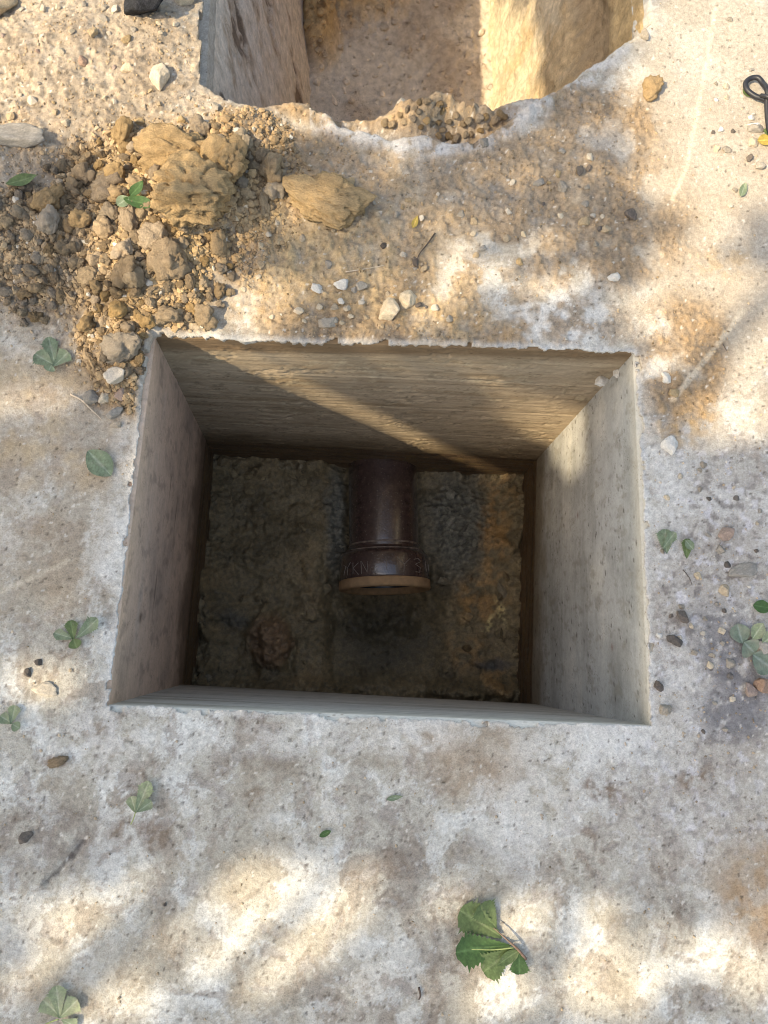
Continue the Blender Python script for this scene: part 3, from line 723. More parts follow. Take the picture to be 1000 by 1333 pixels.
def clump(seed, ico):
    """a knobbly clod: several balls of soil stuck together, crusted with noise"""
    r = np.random.default_rng(seed); V, Fc = ico; rad = np.full(len(V), .34)
    for k in range(16):
        c = r.normal(size=3); c *= r.uniform(.25, .72)/np.linalg.norm(c); q = r.uniform(.26, .52)*(1.25 if k < 3 else 1)
        b = V@c; disc = b*b-(c@c-q*q); rad = np.maximum(rad, np.where(disc > 0, b+np.sqrt(np.maximum(disc, 0)), 0))
    nrm = r.normal(size=(5, 3)); nrm /= np.linalg.norm(nrm, axis=1)[:, None]; dt = V@nrm.T
    rad = np.minimum(rad, np.where(dt > .05, r.uniform(.62, .9, 5)/np.maximum(dt, .05), 9).min(1))
    rad = rad*(1+.16*noise3(V, 3.1, seed)+.13*noise3(V, 7, seed+3)+.09*noise3(V, 15, seed+6))
    return V*rad[:, None]*r.uniform(.85, 1.15, 3)*1.12, Fc
I4 = icos(4)
CLOD_V = [clump(100+i, I4) for i in range(10)]
def rock(seed, ico, planes=13):
    r = np.random.default_rng(seed); V, Fc = ico
    nrm = r.normal(size=(planes, 3)); nrm /= np.linalg.norm(nrm, axis=1)[:, None]; hh = r.uniform(.55, .92, planes)
    dt = V@nrm.T; rad = np.minimum(np.where(dt > .05, hh/np.maximum(dt, .05), 9).min(1), 1.2)
    rad = rad*(1+.06*noise3(V, 2.3, seed)+.05*noise3(V, 6, seed+5)+.035*noise3(V, 14, seed+9))
    return V*rad[:, None]*r.uniform(.85, 1.2, 3)*1.08, Fc
STONE_V = [rock(200+i, I4) for i in range(8)]
def lump_mesh(name, vf, mat): return mesh_arrays(name, vf[0], vf[1], mat, link=False)
def clump_big(seed, n=34, qa=.22, qb=.52, z=1.0):
    r = np.random.default_rng(seed); V, Fc = icos(5); rad = np.full(len(V), .5)
    for k in range(n):
        c = r.normal(size=3); q = r.uniform(qa, qb); c *= r.uniform(.35, .92-q*.5)/np.linalg.norm(c)
        b = V@c; disc = b*b-(c@c-q*q); rad = np.maximum(rad, np.where(disc > 0, b+np.sqrt(np.maximum(disc, 0)), 0))
    nrm = r.normal(size=(7, 3)); nrm /= np.linalg.norm(nrm, axis=1)[:, None]; dt = V@nrm.T
    rad = np.minimum(rad, np.where(dt > .05, r.uniform(.60, .9, 7)/np.maximum(dt, .05), 9).min(1))
    rad = rad*(1+.12*noise3(V, 3, seed)+.09*noise3(V, 8, seed+3)-.16*sstep(.10, .02, np.abs(noise3(V, 2.2, seed+11)))+.035*noise3(V, 18, seed+6)+.02*noise3(V, 36, seed+8))
    return V*rad[:, None]*1.15, Fc
BIG_V = [clump_big(900+i) for i in range(4)]
CAKE_V = lump(950, icos(5), 8, .13, .4); CAKE_V = (CAKE_V[0]*(1+.05*noise3(CAKE_V[0], 12, 3)+.03*noise3(CAKE_V[0], 26, 4))[:, None], CAKE_V[1])
M_CLOD['big'] = earth_mat('clod_big_ochre', attr=False, base=s2l(190, 160, 120), s1=4, s2=22, amp=.30, bump=1, bump_d=.007, pits=0, rough=.97, spec=.12)
CLOD_ME = {k: [lump_mesh('clod', v, M_CLOD[k]) for v in CLOD_V] for k in M_CLOD}
STONE_ME = {k: [lump_mesh('stone', v, M_STONE[k]) for v in STONE_V] for k in M_STONE}

def drop_lump(name, me, u, v, su, sv=None, hz=None, rot=None, label=None, cat=None, group=None, sink=.3, z=None, tilt=.5):
    """su,sv: size in photo pixels (across, along)"""
    p = at(u, v); sv = sv or su
    D = CAM_H/abs(_n[2]) if False else (at(u+.5, v)-at(u-.5, v)).length
    rx, ry = su*D/2, sv*D/2; rz = hz if hz else min(rx, ry)*.8
    zz = (height(p.x, p.y) if z is None else z)
    o = bpy.data.objects.new(name, me); COL.objects.link(o)
    o.scale = (rx, ry, rz); o.rotation_euler = (random.uniform(-tilt, tilt), random.uniform(-tilt, tilt), rot if rot is not None else random.uniform(0, 6.28))
    o.location = (p.x, p.y, zz+rz*(1-2*sink))
    return tag(o, label, cat, group)

def S(kind, i, *a, **k): return drop_lump('stone', STONE_ME[kind][i % 8], *a, cat='stone', **k)
S('black', 0, 192, 27, 48, 44, rot=0, sink=.25, label='shiny black lump of slag at the top edge left of the trench')
S('pale', 1, 244, 8, 38, 30, rot=.2, sink=.25, label='cream stone at the top edge between the black lump and the trench')
S('pale', 2, 214, 117, 27, 34, rot=-.3, sink=.2, label='pale upright rounded stone on the sandy soil left of the trench')
S('tan', 3, 2, 18, 44, 52, rot=0, sink=.2, label='large ochre stone cut by the top left corner of the picture')
S('grey', 4, 28, 196, 84, 40, rot=.2, sink=.45, tilt=.1, label='broad flat grey stone half buried at the left edge above the heap')
S('pale', 5, 157, 495, 30, 26, rot=.5, label='smooth tan stone largest of the pebbles by the pit far left corner')
S('grey', 6, 122, 520, 17, 20, label='small blue grey pebble beside the twig left of the pit')
S('pale', 7, 138, 520, 17, 19, label='small cream pebble between the grey pebble and the pit edge')
S('grey', 1, 149, 541, 26, 15, rot=.4, label='flat grey pebble just below the cream pebble')
S('grey', 2, 152, 554, 20, 10, rot=.1, label='thin pale pebble lowest of those left of the pit')
S('red', 0, 158, 517, 14, 14, label='orange brown pebble nearest the pit edge by its far left corner')
S('white', 3, 412, 376, 15, 13, label='bright white chip in the soil beyond the pit, left of two')
S('white', 4, 445, 372, 17, 19, label='white chip in the soil beyond the pit, right of two')
S('grey', 5, 470, 374, 17, 15, label='grey chip beside the right white chip beyond the pit')
S('pale', 6, 508, 408, 27, 30, rot=.6, sink=.35, label='pale angular flat stone beyond the middle of the pit')
S('pale', 7, 529, 394, 27, 26, rot=.2, sink=.4, label='buff flat stone touching the pale angular one beyond the pit')
S('grey', 0, 426, 421, 20, 16, rot=.2, sink=.4, label='square grey flat chip close to the pit far edge')
S('white', 1, 443, 394, 10, 10, label='tiny white pebble below the pair of white chips')
S('pale', 2, 470, 396, 10, 9, label='tiny cream pebble left of the pale angular stone')
S('pale', 3, 524, 133, 20, 14, rot=.1, sink=.1, label='rounded cream pebble on top of the soil ridge at the trench edge')
S('dark', 4, 820, 281, 15, 17, label='round dark brown pebble on the slab far right of the pit')
S('dark', 5, 754, 226, 14, 12, label='dark pebble in the soil below the broken slab edge')
S('grey', 6, 702, 240, 13, 11, label='brown grey pebble in the soil strip left of the dark pebble')
S('grey', 7, 731, 244, 14, 17, label='pale grey pebble beside the dark one below the slab edge')
drop_lump('clod', CLOD_ME['ochre'][6], 848, 118, 36, 30, sink=.42, cat='clod', label='flat ochre lump of soil on the slab right of the trench')
S('white', 1, 800, 362, 17, 14, label='white pebble above the pit far right corner')
S('white', 2, 873, 581, 22, 27, rot=-.2, sink=.42, tilt=.1, label='flat white flake of concrete right of the pit')
S('white', 3, 866, 493, 15, 14, rot=.5, sink=.4, label='small square white flake right of the pit far corner')
S('red', 4, 944, 696, 20, 21, label='reddish brown rounded stone right of the pit')
S('grey', 5, 937, 715, 14, 12, label='small dull grey pebble below the reddish stone')
S('grey', 6, 970, 744, 36, 17, rot=.25, sink=.4, label='long flat grey stone near the right edge')
S('tan', 7, 942, 769, 17, 16, sink=.4, label='crumbly orange brown lump right of the pit')
S('dark', 0, 887, 802, 15, 16, label='black cinder right of the pit, the upper of a column of dark lumps')
S('dark', 1, 880, 834, 24, 16, sink=.4, label='flat dark clinker right of the pit, below the black cinder')
S('dark', 2, 857, 893, 15, 15, label='dark lump close to the pit right edge')
S('grey', 3, 866, 924, 17, 14, sink=.35, label='round grey pebble off the pit near right corner')
S('red', 4, 975, 899, 17, 17, label='brown pink pebble below the faded leaves')
S('red', 5, 993, 891, 26, 24, sink=.35, label='flat pinkish stone cut by the right edge below the faded leaves')
S('grey', 6, 992, 846, 24, 16, label='blue grey pebble under the faded leaves')
S('grey', 7, 981, 168, 24, 14, rot=-.3, label='grey pebble directly below the black cable')
S('white', 0, 979, 166, 11, 10, label='small white pebble left of the black cable end')
S('dark', 1, 975, 206, 10, 11, label='small dark pebble below the cable')
S('grey', 2, 988, 217, 14, 14, label='grey pebble below the yellow leaf')
S('pale', 3, 980, 187, 15, 11, label='tan pebble beside the yellow leaf')
S('pale', 4, 60, 897, 30, 22, rot=.1, sink=.45, tilt=.05, label='pale rounded stone set flush in the slab left of the pit')
S('dark', 5, 32, 1090, 16, 24, sink=.4, label='dark mossy lump near the left edge below the pit')
S('dark', 6, 50, 862, 9, 9, label='small brown crumb above the pale flush stone')
S('dark', 7, 36, 877, 13, 11, label='brown crumb left of the pale flush stone')
drop_lump('clod', CLOD_ME['brown'][5], 75, 992, 26, 15, sink=.4, cat='clod', label='rusty brown lump of soil left of the pit near corner')
S('dark', 1, 215, 1178, 5, 5, label='tiny black pebble on the bright slab at lower left')
S('dark', 2, 541, 342, 9, 17, rot=.2, label='brown pebble at the foot of the dark twig')
S('grey', 3, 630, 190, 14, 10, label='grey pebble at the foot of the soil ridge')
S('grey', 4, 838, 48, 14, 12, label='grey chip at the broken corner of the trench edge')
# chips stuck high on the far right corner of the pit
for (u, v, a, b, lb) in [(783, 494, 22, 12, 'white mortar chip stuck in the pit far right corner, lower of two'), (804, 483, 13, 11, 'white mortar chip stuck in the pit far right corner, upper of two')]:
    p = at(u, v, -.10); o = bpy.data.objects.new('mortar_chip', STONE_ME['white'][3]); COL.objects.link(o)
    o.location = (p.x, p.y-.004, -.10); o.scale = (a*.0016/2, .010, b*.0016/2); o.rotation_euler = (0, .3, .2); tag(o, lb, 'chip')

# big clods of the heap
BIG_ME = [lump_mesh('clod', v, M_CLOD['big']) for v in BIG_V]; CAKE_ME = lump_mesh('clod', CAKE_V, M_CLOD['big'])
def Cl(kind, i, *a, **k): return drop_lump('clod', CAKE_ME if kind == 'cake' else BIG_ME[i] if kind == 'big' else CLOD_ME[kind][i % 10], *a, cat='clod', **k)
Cl('big', 0, 262, 285, 112, 98, hz=.055, rot=.4, sink=.3, label='largest ochre clod of clay on top of the heap')
Cl('big', 1, 238, 232, 96, 66, hz=.042, rot=.1, sink=.35, label='broad ochre clod behind the largest one on the heap')
Cl('big', 2, 298, 246, 76, 60, hz=.042, rot=.9, sink=.35, label='brown clod against the right side of the largest ochre clod')
Cl('brown', 3, 352, 237, 34, 32, sink=.2, label='round brown clod at the right end of the heap')
Cl('ochre', 4, 345, 276, 16, 28, rot=0, sink=.2, label='small upright oval ochre clod right of the largest one')
Cl('big', 3, 430, 274, 108, 70, hz=.024, rot=-.1, sink=.40, tilt=.1, label='low broad ochre cake of soil right of the heap')
Cl('grey', 6, 166, 462, 54, 44, rot=.3, sink=.3, label='pale grey brown clod touching the pit far left corner')
Cl('ochre', 7, 122, 375, 46, 28, rot=.1, label='long yellow clod at the left of the heap')
Cl('grey', 8, 182, 378, 34, 40, rot=.3, label='grey faceted clod in the middle of the heap')
Cl('brown', 9, 225, 360, 46, 44, rot=.2, label='brown clod below the largest ochre clod')
Cl('ochre', 0, 208, 332, 40, 44, rot=1.2, label='ochre lumpy clod left below the largest clod')
Cl('brown', 1, 150, 260, 54, 42, rot=.2, sink=.35, label='brown clod at the back left of the heap above the green leaves')
Cl('grey', 2, 152, 296, 24, 36, rot=.4, label='grey oval clod touching the green leaves in the heap')
# the many smaller ones
def in_pit(u, v, m=6):
    return 185-m < u < 850+m and 432-m < v < 950+m and u > 201-(v-437)*.127-m
def place_many(n, zones, smin, smax, kinds, label, group, name='clod', table=None, power=2.2, sink=.36):
    done = []; tries = 0
    while len(done) < n and tries < n*60:
        tries += 1
        (zu, zv, ra, rb) = random.choices([z[:4] for z in zones], [z[4] for z in zones])[0]
        a = random.uniform(0, 6.28); q = math.sqrt(random.random()); u = zu+ra*q*math.cos(a); v = zv+rb*q*math.sin(a)
        if in_pit(u, v) or not (-15 < u < 1015) or v < -15: continue
        s = smin+(smax-smin)*random.random()**power
        if any((u-x)**2+(v-y)**2 < (.36*(s+t))**2 for x, y, t in done): continue
        p = at(u, v)
        if polydist(np.array([p.x]), np.array([p.y]), TRENCH)[0][0] < .02: continue
        done.append((u, v, s))
        k = random.choices(list(kinds), list(kinds.values()))[0]
        mark = min(label[1], key=lambda m: ((u-m[0])/m[2])**2+((v-m[1])/m[2])**2)[3]
        drop_lump(name, (table or CLOD_ME)[k][random.randrange(8)], u, v, s*random.uniform(.85, 1.2), s*random.uniform(.8, 1.1),
                  label='%s %s %s %s' % ('larger' if s > smin+(smax-smin)*.4 else 'small', label[2][k], label[0], mark), cat=name, group=group, sink=sink)
NM = dict(ochre='ochre', brown='brown', grey='grey', pale='cream', tan='tan', dark='dark', red='reddish', white='white')
place_many(150, [(230, 360, 75, 75, 4), (170, 430, 60, 60, 3), (150, 300, 80, 80, 2), (300, 240, 70, 50, 1.5), (210, 210, 110, 30, 1)], 11, 36, {'ochre': 5, 'brown': 4, 'grey': 1.5},
           ('clod of earth in the heap', [(165, 460, 1, 'beside the pit corner'), (250, 330, 1, 'below the biggest ochre clod'), (320, 230, 1, 'at the end towards the trench'), (160, 250, 1, 'behind the green leaflets'), (140, 370, 1, 'along its middle left')], NM), 'clods of earth in the heap', power=1.5, sink=.2)
place_many(90, [(55, 340, 70, 90, 3), (100, 270, 80, 50, 1)], 9, 22, {'grey': 6, 'brown': 3}, ('crumbly clod', [(30, 270, 1, 'near the narrow green leaf'), (60, 400, 1, 'above the three lobed leaf'), (110, 300, 1, 'on the left flank of the heap')], NM), 'grey clods left of the heap', power=1.7, sink=.22)
place_many(55, [(575, 148, 80, 22, 1)], 9, 17, {'brown': 5, 'ochre': 3, 'grey': 2}, ('clod on the soil ridge', [(520, 140, 1, 'near the cream pebble at the trench edge'), (620, 150, 1, 'at its right end by the trench')], NM), 'clods on the ridge by the trench', power=2)
ST = STONE_ME
place_many(75, [(420, 330, 150, 100, 3), (690, 270, 130, 80, 3), (480, 420, 200, 25, 2), (860, 500, 40, 40, .6)], 7, 13, {'pale': 4, 'grey': 4, 'tan': 3, 'dark': 1.2},
           ('pebble', [(420, 380, 1, 'in soil around the white chips'), (400, 260, 1, 'in soil by the ochre cake'), (560, 330, 1, 'near the dark twig'), (700, 240, 1, 'below the broken slab edge'), (840, 480, 1, 'off the pit far right corner'), (640, 420, 1, 'along the pit far edge')], NM), 'pebbles in the soil beyond the pit', name='pebble', table=ST, power=2.2)
place_many(60, [(100, 90, 170, 110, 3), (230, 160, 70, 40, 1)], 6, 13, {'pale': 6, 'tan': 3, 'grey': 2, 'red': 1}, ('pebble in sandy soil', [(190, 20, 1, 'near the black lump'), (220, 130, 1, 'near the upright pale stone'), (20, 60, 1, 'near the top left ochre stone'), (100, 180, 1, 'behind the heap'), (100, 80, 1, 'in its open middle')], NM), 'pebbles in the sandy soil', name='pebble', table=ST, power=2.2)
place_many(50, [(920, 750, 80, 210, 3), (960, 180, 45, 160, 1)], 6, 11, {'grey': 5, 'dark': 2, 'pale': 4, 'white': 2}, ('pebble on the slab', [(980, 160, 1, 'near the black cable'), (930, 270, 1, 'by the long pale scratch'), (870, 600, 1, 'near the flat white flake'), (940, 700, 1, 'around the reddish stone'), (880, 830, 1, 'around the black cinders'), (970, 880, 1, 'around the faded leaves')], NM), 'pebbles on the slab at right', name='pebble', table=ST, power=2.4)

# uncounted crumbs: one mesh
def crumbs_mesh(name, n, zfun, sampler, smin, smax, colf, mat):
    V0 = [(lump(300+i, I1, 7, .3, .15)[0]*np.random.default_rng(i).uniform(.6, 1.3, 3), I1[1]) for i in range(14)]
    VV, FF, CC = [], [], []; off = 0
    for (x, y, w) in sampler(n):
        v, f = V0[int(rng.integers(14))]
        s = (smin*.6+(smax-smin)*rng.random()**4.5)*(.55+1.0*w)
        a = rng.random()*6.28; R = np.array([[math.cos(a), -math.sin(a), 0], [math.sin(a), math.cos(a), 0], [0, 0, 1]])
        VV.append((v*s*np.array([1, rng.uniform(.7, 1.2), .75]))@R.T+np.array([x, y, zfun(x, y)+s*.18])); FF.append(f+off); off += len(v)
        CC.append(np.broadcast_to(colf(x, y), v.shape))
    return tag(mesh_arrays(name, np.concatenate(VV), np.concatenate(FF), mat, np.concatenate(CC), smooth=False), kind='stuff')
pp, _, _ = polydist(GX, GY, PIT); pt_, _, _ = polydist(GX, GY, TRENCH)
dens = (np.clip(CR, 0, 1)**1.5*(.55+2.2*np.clip(HEAP, 0, 1))*(.35+.65*sstep(-.2, .3, fbm(GX*9, GY*9, 601, 3)))+.02+.10*blob(*px(GX, GY, 0.), 930, 760, 90, 260))*(pp > .012)*(pt_ > .012)*(GY < 1.66)*(np.abs(GX) < 1.15)
UU, VV_ = px(GX, GY, 0.); dens *= (UU > -30) & (UU < 1030) & (VV_ > -30) & (VV_ < 1360)
cum = np.cumsum(dens.ravel()); cum /= cum[-1]
def samp(n):
    idx = np.searchsorted(cum, rng.random(n))
    return zip(GX.ravel()[idx]+rng.uniform(-.002, .002, n), GY.ravel()[idx]+rng.uniform(-.002, .002, n), HEAP.ravel()[idx])
def crumb_col(x, y):
    i = int(np.clip((x-gx[0])/CELL, 0, nX-1)); j = int(np.clip((y-gy[0])/CELL, 0, nY-1))
    c = GC[j, i]; c = c*.5+.5*s2l(176, 146, 106)
    r = rng.random()
    if r > .975: c = s2l(200, 190, 174)
    elif r < .08: c = c*.5
    return c*rng.uniform(.72, 1.2)
crumbs_mesh('soil_crumbs', 36000, height, samp, .0014, .0064, crumb_col, M_CRUMB)
# lumps of mud on the pit floor, grit on the trench floor
def sheet_tools(xs, ys, Zs, Cs, w):
    def hf(x, y):
        i = int(np.clip((x-xs[0])/(xs[1]-xs[0])+.5, 0, len(xs)-1)); j = int(np.clip((y-ys[0])/(ys[1]-ys[0])+.5, 0, len(ys)-1)); return Zs[j, i]
    def cf(x, y):
        i = int(np.clip((x-xs[0])/(xs[1]-xs[0])+.5, 0, len(xs)-1)); j = int(np.clip((y-ys[0])/(ys[1]-ys[0])+.5, 0, len(ys)-1))
        return np.clip(Cs[j, i]*rng.uniform(.7, 1.35)+(.05 if rng.random() > .97 else 0), 0, 1)
    cm = np.cumsum(w.ravel()); cm /= cm[-1]
    def sf(n):
        k = np.searchsorted(cm, rng.random(n)); jj, ii = np.divmod(k, len(xs)); return zip(xs[ii]+rng.uniform(-.002, .002, n), ys[jj]+rng.uniform(-.002, .002, n), rng.random(n)*1.6)
    return hf, cf, sf
hf, cf, sf = sheet_tools(fx_, fy_, FZ, fc, (.15+leftb*.6+rightb*.6+mort*.8)*(1-.85*front)*sstep(-.1, .4, fbm(FX*9, FY*9, 450, 3))+.03)
crumbs_mesh('mud_lumps', 900, hf, sf, .0025, .014, cf, M_MUD)
hf, cf, sf = sheet_tools(tx, ty, TZ, tcol, (.2+bank)*(TY > 1.7))
crumbs_mesh('sand_grit', 2200, hf, sf, .002, .011, cf, M_SAND)

# ------------------------------------------------------------------ leaves
LEAFM = {k: leaf_mat('leaf_'+k, c, d, t) for k, c, d, t in (
    ('green', s2l(104, 122, 76), .15, .2), ('dark', s2l(76, 106, 58), 0, .2), ('dull', s2l(126, 140, 110), .4, .12), ('faded', s2l(150, 160, 122), .6, .1), ('grey', s2l(118, 132, 112), .6, .1), ('yellow', s2l(206, 178, 92), .2, .3))}
M_STALK = plain_mat('leaf_stalk', s2l(120, 96, 80), rough=.8, var=.3, scale=200)
M_STALKG = plain_mat('green_stalk', s2l(150, 160, 100), rough=.7, var=.2, scale=200)
def prof_oval(t): return math.sin(math.pi*min(1, t**.8))**.75
def prof_wedge(t): return (t**.8*1.05 if t < .72 else (1-(t-.72)/.28)**.55*.8*(1+.12*math.cos(t*60)))
def prof_lobed(t): return max(.10, (math.sin(math.pi*t**.85)**.6)*(.74+.30*math.cos(t*2*math.pi*2.6+.6)))
def prof_narrow(t): return math.sin(math.pi*t**.75)**.9
def leaf_mesh(name, L, W, prof, mat, curl=.12, fold=.15, seed=0, tooth=0.0):
    r = random.Random(seed); n = 26; mcr = 6
    V = []; C = []; Fc = []
    for i in range(n+1):
        t = i/n; w = prof(min(max(t, .005), .995))*W/2
        for k in range(-mcr, mcr+1):
            q = k/mcr; jag = 1+tooth*(1 if i % 2 else -1)*(abs(q)**3)
            x = q*w*jag; y = t*L+abs(q)*w*.22
            z = fold*abs(x)+curl*L*(t-.5)**2*1.6-curl*.4*L+.03*L*math.sin(7*t+seed)*q+.012*L*abs(math.sin(t*26-abs(q)*5))*abs(q)
            V.append((x, y, z))
            vein = math.exp(-(q*mcr/.45)**2); side = max(0, math.cos((t*9-abs(q)*1.6)*2*math.pi))**8*.28
            C.append((1+.75*vein+side, 1+.6*vein+side, 1+.9*vein+side))
    m = 2*mcr+1
    for i in range(n):
        for k in range(m-1): Fc.append((i*m+k, i*m+k+1, (i+1)*m+k+1, (i+1)*m+k))
    me = bpy.data.meshes.new(name); me.from_pydata(V, [], Fc); me.update(); me.materials.append(mat)
    a = me.color_attributes.new('Col', 'FLOAT_COLOR', 'POINT'); a.data.foreach_set('color', np.c_[np.array(C)*.8, np.ones(len(C))].astype(np.float32).ravel())
    me.polygons.foreach_set('use_smooth', [True]*len(Fc))
    return me
PXM = lambda u, v: (at(u+.5, v)-at(u-.5, v)).length
def lay(parts, label, cat='leaf', name='leaf', z=.004, stalk=None):
    """parts: (base px, tip px, width px, profile, material, lift)"""
    b = parts[0][0]; o0 = at(*b); zc = height(o0.x, o0.y)+z; root = None
    for i, (p, q, w, prof, mat, lift) in enumerate(parts):
        a, t = at(*p), at(*q); L = (t-a).length; k = PXM(*p)
        me = leaf_mesh('leaf_blade' if len(parts) > 1 else name, L, w*k, prof, LEAFM[mat], seed=i+int(p[0]), tooth=.10 if prof is prof_wedge else .03, curl=.10, fold=.12)
        ang = math.atan2(t.y-a.y, t.x-a.x)-math.pi/2
        if len(parts) == 1 and not stalk:
            root = link_mesh(name, me); root.location = (a.x, a.y, zc+lift*.35+.02*L); root.rotation_euler = (0, 0, ang)
        else:
            if root is None: root = empty(name, (o0.x, o0.y, zc))
            ob = link_mesh('leaf_blade', me, root); ob.location = (a.x-o0.x, a.y-o0.y, lift*.35+.02*L+.0012*i); ob.rotation_euler = (0.02*(i % 3), .05*((i % 2)*2-1), ang)
    if stalk:
        for pts, r0, r1, m in stalk:
            P = [Vector((at(u, v).x-o0.x, at(u, v).y-o0.y, .004+zz)) for u, v, zz in pts]; P = crom(P, 5)
            v, f = tube(P, [r0+(r1-r0)*i/(len(P)-1) for i in range(len(P))], 7); py_mesh('stalk', v, f, m, root)
    return tag(root, label, cat)
lay([((652, 1218), (598, 1183), 54, prof_wedge, 'green', .010), ((645, 1206), (624, 1175), 44, prof_wedge, 'green', .014), ((664, 1228), (592, 1236), 52, prof_wedge, 'dark', .005),
     ((668, 1232), (628, 1262), 46, prof_wedge, 'green', .008), ((673, 1234), (646, 1252), 16, prof_narrow, 'green', .014), ((674, 1234), (674, 1264), 32, prof_wedge, 'dark', .007)],
    'fresh green sprig of toothed leaves on a brown stalk lying on the bare slab', 'leaf sprig', 'leaf_sprig',
    stalk=[([(683, 1246, .002), (672, 1232, .008), (658, 1219, .012), (640, 1203, .012)], .0030, .0008, M_STALK), ([(666, 1229, .009), (640, 1231, .012), (612, 1231, .010)], .0014, .0006, M_STALKG)])
lay([((80, 1322), (58, 1300), 34, prof_wedge, 'faded', .004), ((80, 1322), (76, 1280), 30, prof_wedge, 'faded', .008), ((80, 1322), (104, 1298), 32, prof_wedge, 'faded', .006), ((82, 1324), (102, 1334), 24, prof_wedge, 'dull', .003)],
    'faded grey green lobed leaf at the bottom left corner', stalk=[([(52, 1336, 0), (66, 1328, .003), (80, 1322, .006)], .0012, .0010, M_STALKG)])
lay([((74, 478), (48, 463), 30, prof_wedge, 'dull', .004), ((74, 478), (66, 442), 26, prof_wedge, 'dull', .006), ((72, 480), (92, 462), 30, prof_wedge, 'dull', .009), ((70, 478), (66, 486), 16, prof_oval, 'dull', .004)],
    'dull green three lobed leaf left of the heap foot')
lay([((116, 588), (146, 620), 33, prof_oval, 'dull', .004)], 'single oval blue green leaf on the slab left of the pit')
lay([((98, 832), (72, 824), 20, prof_wedge, 'dull', .004), ((98, 834), (94, 808), 22, prof_wedge, 'green', .006), ((100, 832), (130, 806), 26, prof_wedge, 'dull', .008), ((98, 832), (102, 844), 18, prof_oval, 'green', .004)],
    'crumpled green leaf cluster left of the pit near corner')
lay([((178, 1058), (172, 1036), 22, prof_wedge, 'faded', .004), ((178, 1058), (196, 1016), 26, prof_wedge, 'faded', .006), ((180, 1056), (200, 1042), 20, prof_wedge, 'dull', .007)],
    'pale lobed leaf on the slab below the pit near left corner', stalk=[([(172, 1072, 0), (176, 1064, .002), (179, 1055, .004)], .001, .001, M_STALKG)])
lay([((18, 942), (2, 932), 22, prof_wedge, 'dull', .004), ((16, 942), (22, 918), 22, prof_wedge, 'dull', .006), ((18, 942), (28, 948), 14, prof_oval, 'dull', .005)], 'small curled green leaf at the left edge below the pit corner level')
lay([((20, 258), (62, 246), 16, prof_narrow, 'green', .045)], 'narrow green leaf at the left edge on the grey soil')
lay([((176, 290), (216, 298), 18, prof_narrow, 'dark', .085), ((182, 288), (168, 298), 18, prof_oval, 'dull', .080), ((184, 286), (200, 268), 15, prof_narrow, 'dark', .075)], 'green leaflets caught among the clods left of the largest clod')
lay([((866, 722), (864, 690), 30, prof_wedge, 'dull', .004), ((860, 716), (876, 694), 18, prof_wedge, 'dull', .006)], 'grey green wedge shaped leaf right of the pit, left of two')
lay([((892, 728), (893, 702), 20, prof_wedge, 'green', .004), ((890, 704), (900, 716), 12, prof_oval, 'dull', .006)], 'green pointed leaf right of the pit, right of two')
lay([((978, 788), (1002, 792), 17, prof_oval, 'dark', .006)], 'glossy dark green oval leaf at the right edge')
lay([((965, 838), (958, 812), 26, prof_oval, 'grey', .004), ((966, 836), (980, 850), 30, prof_oval, 'grey', .006), ((976, 832), (990, 812), 18, prof_oval, 'faded', .010), ((988, 838), (1006, 826), 20, prof_oval, 'faded', .012), ((976, 852), (1004, 872), 34, prof_oval, 'grey', .006)],
    'pile of faded grey green leaves at the right edge beside the dark damp patch', 'leaf pile', 'leaf_pile')
lay([((963, 258), (969, 240), 10, prof_oval, 'dull', .005)], 'small oblong dull green leaf at upper right')
lay([((537, 300), (543, 284), 8, prof_narrow, 'yellow', .004)], 'tiny yellow leaf on the soil beyond the pit')
lay([((416, 1088), (431, 1081), 8, prof_oval, 'dark', .003)], 'tiny dark green leaf bit on the slab below the pit')
lay([((503, 1040), (524, 1036), 7, prof_narrow, 'dull', .003)], 'thin dull green leaf sliver just below the middle of the pit')
lay([((976, 128), (966, 118), 10, prof_oval, 'green', .004)], 'small green leaf under the loop of black cable')
lay([((984, 186), (1004, 184), 16, prof_oval, 'yellow', .006)], 'yellow leaf under the tail of the black cable')
lay([((992, 172), (1004, 176), 12, prof_oval, 'green', .003)], 'small green leaf beside the yellow one at the right edge')

# twigs
def twig(pts, r, label, mat=M_STALK):
    P = [at(u, v) for u, v in pts]; P = [Vector((p.x, p.y, height(p.x, p.y)+r+.002)) for p in P]; P = crom(P, 6)
    v, f = tube(P, [r*(1-.5*i/len(P)) for i in range(len(P))], 7); return tag(py_mesh('twig', v, f, mat), label, 'twig')
M_TWIGP = plain_mat('pale_twig', s2l(190, 172, 150), rough=.85, var=.2, scale=120); M_TWIGD = plain_mat('dark_twig', s2l(78, 66, 58), rough=.85, var=.3, scale=120)
twig([(93, 514), (108, 522), (120, 534), (133, 546)], .0022, 'pale bent twig on the slab left of the pit', M_TWIGP)
twig([(566, 306), (556, 320), (545, 334), (542, 346)], .0018, 'thin dark twig in the soil beyond the pit', M_TWIGD)
twig([(450, 356), (476, 352), (500, 348)], .0012, 'straw coloured thin twig above the white chips', M_TWIGP)
twig([(888, 742), (896, 752), (900, 762)], .0010, 'fine dark twig right of the pit', M_TWIGD)
twig([(545, 1284), (547, 1294), (545, 1300)], .0022, 'short dark twig bit at the bottom of the slab', M_TWIGD)
twig([(940, 448), (946, 458)], .001, 'short dark twig bit on the sunlit slab', M_TWIGD)

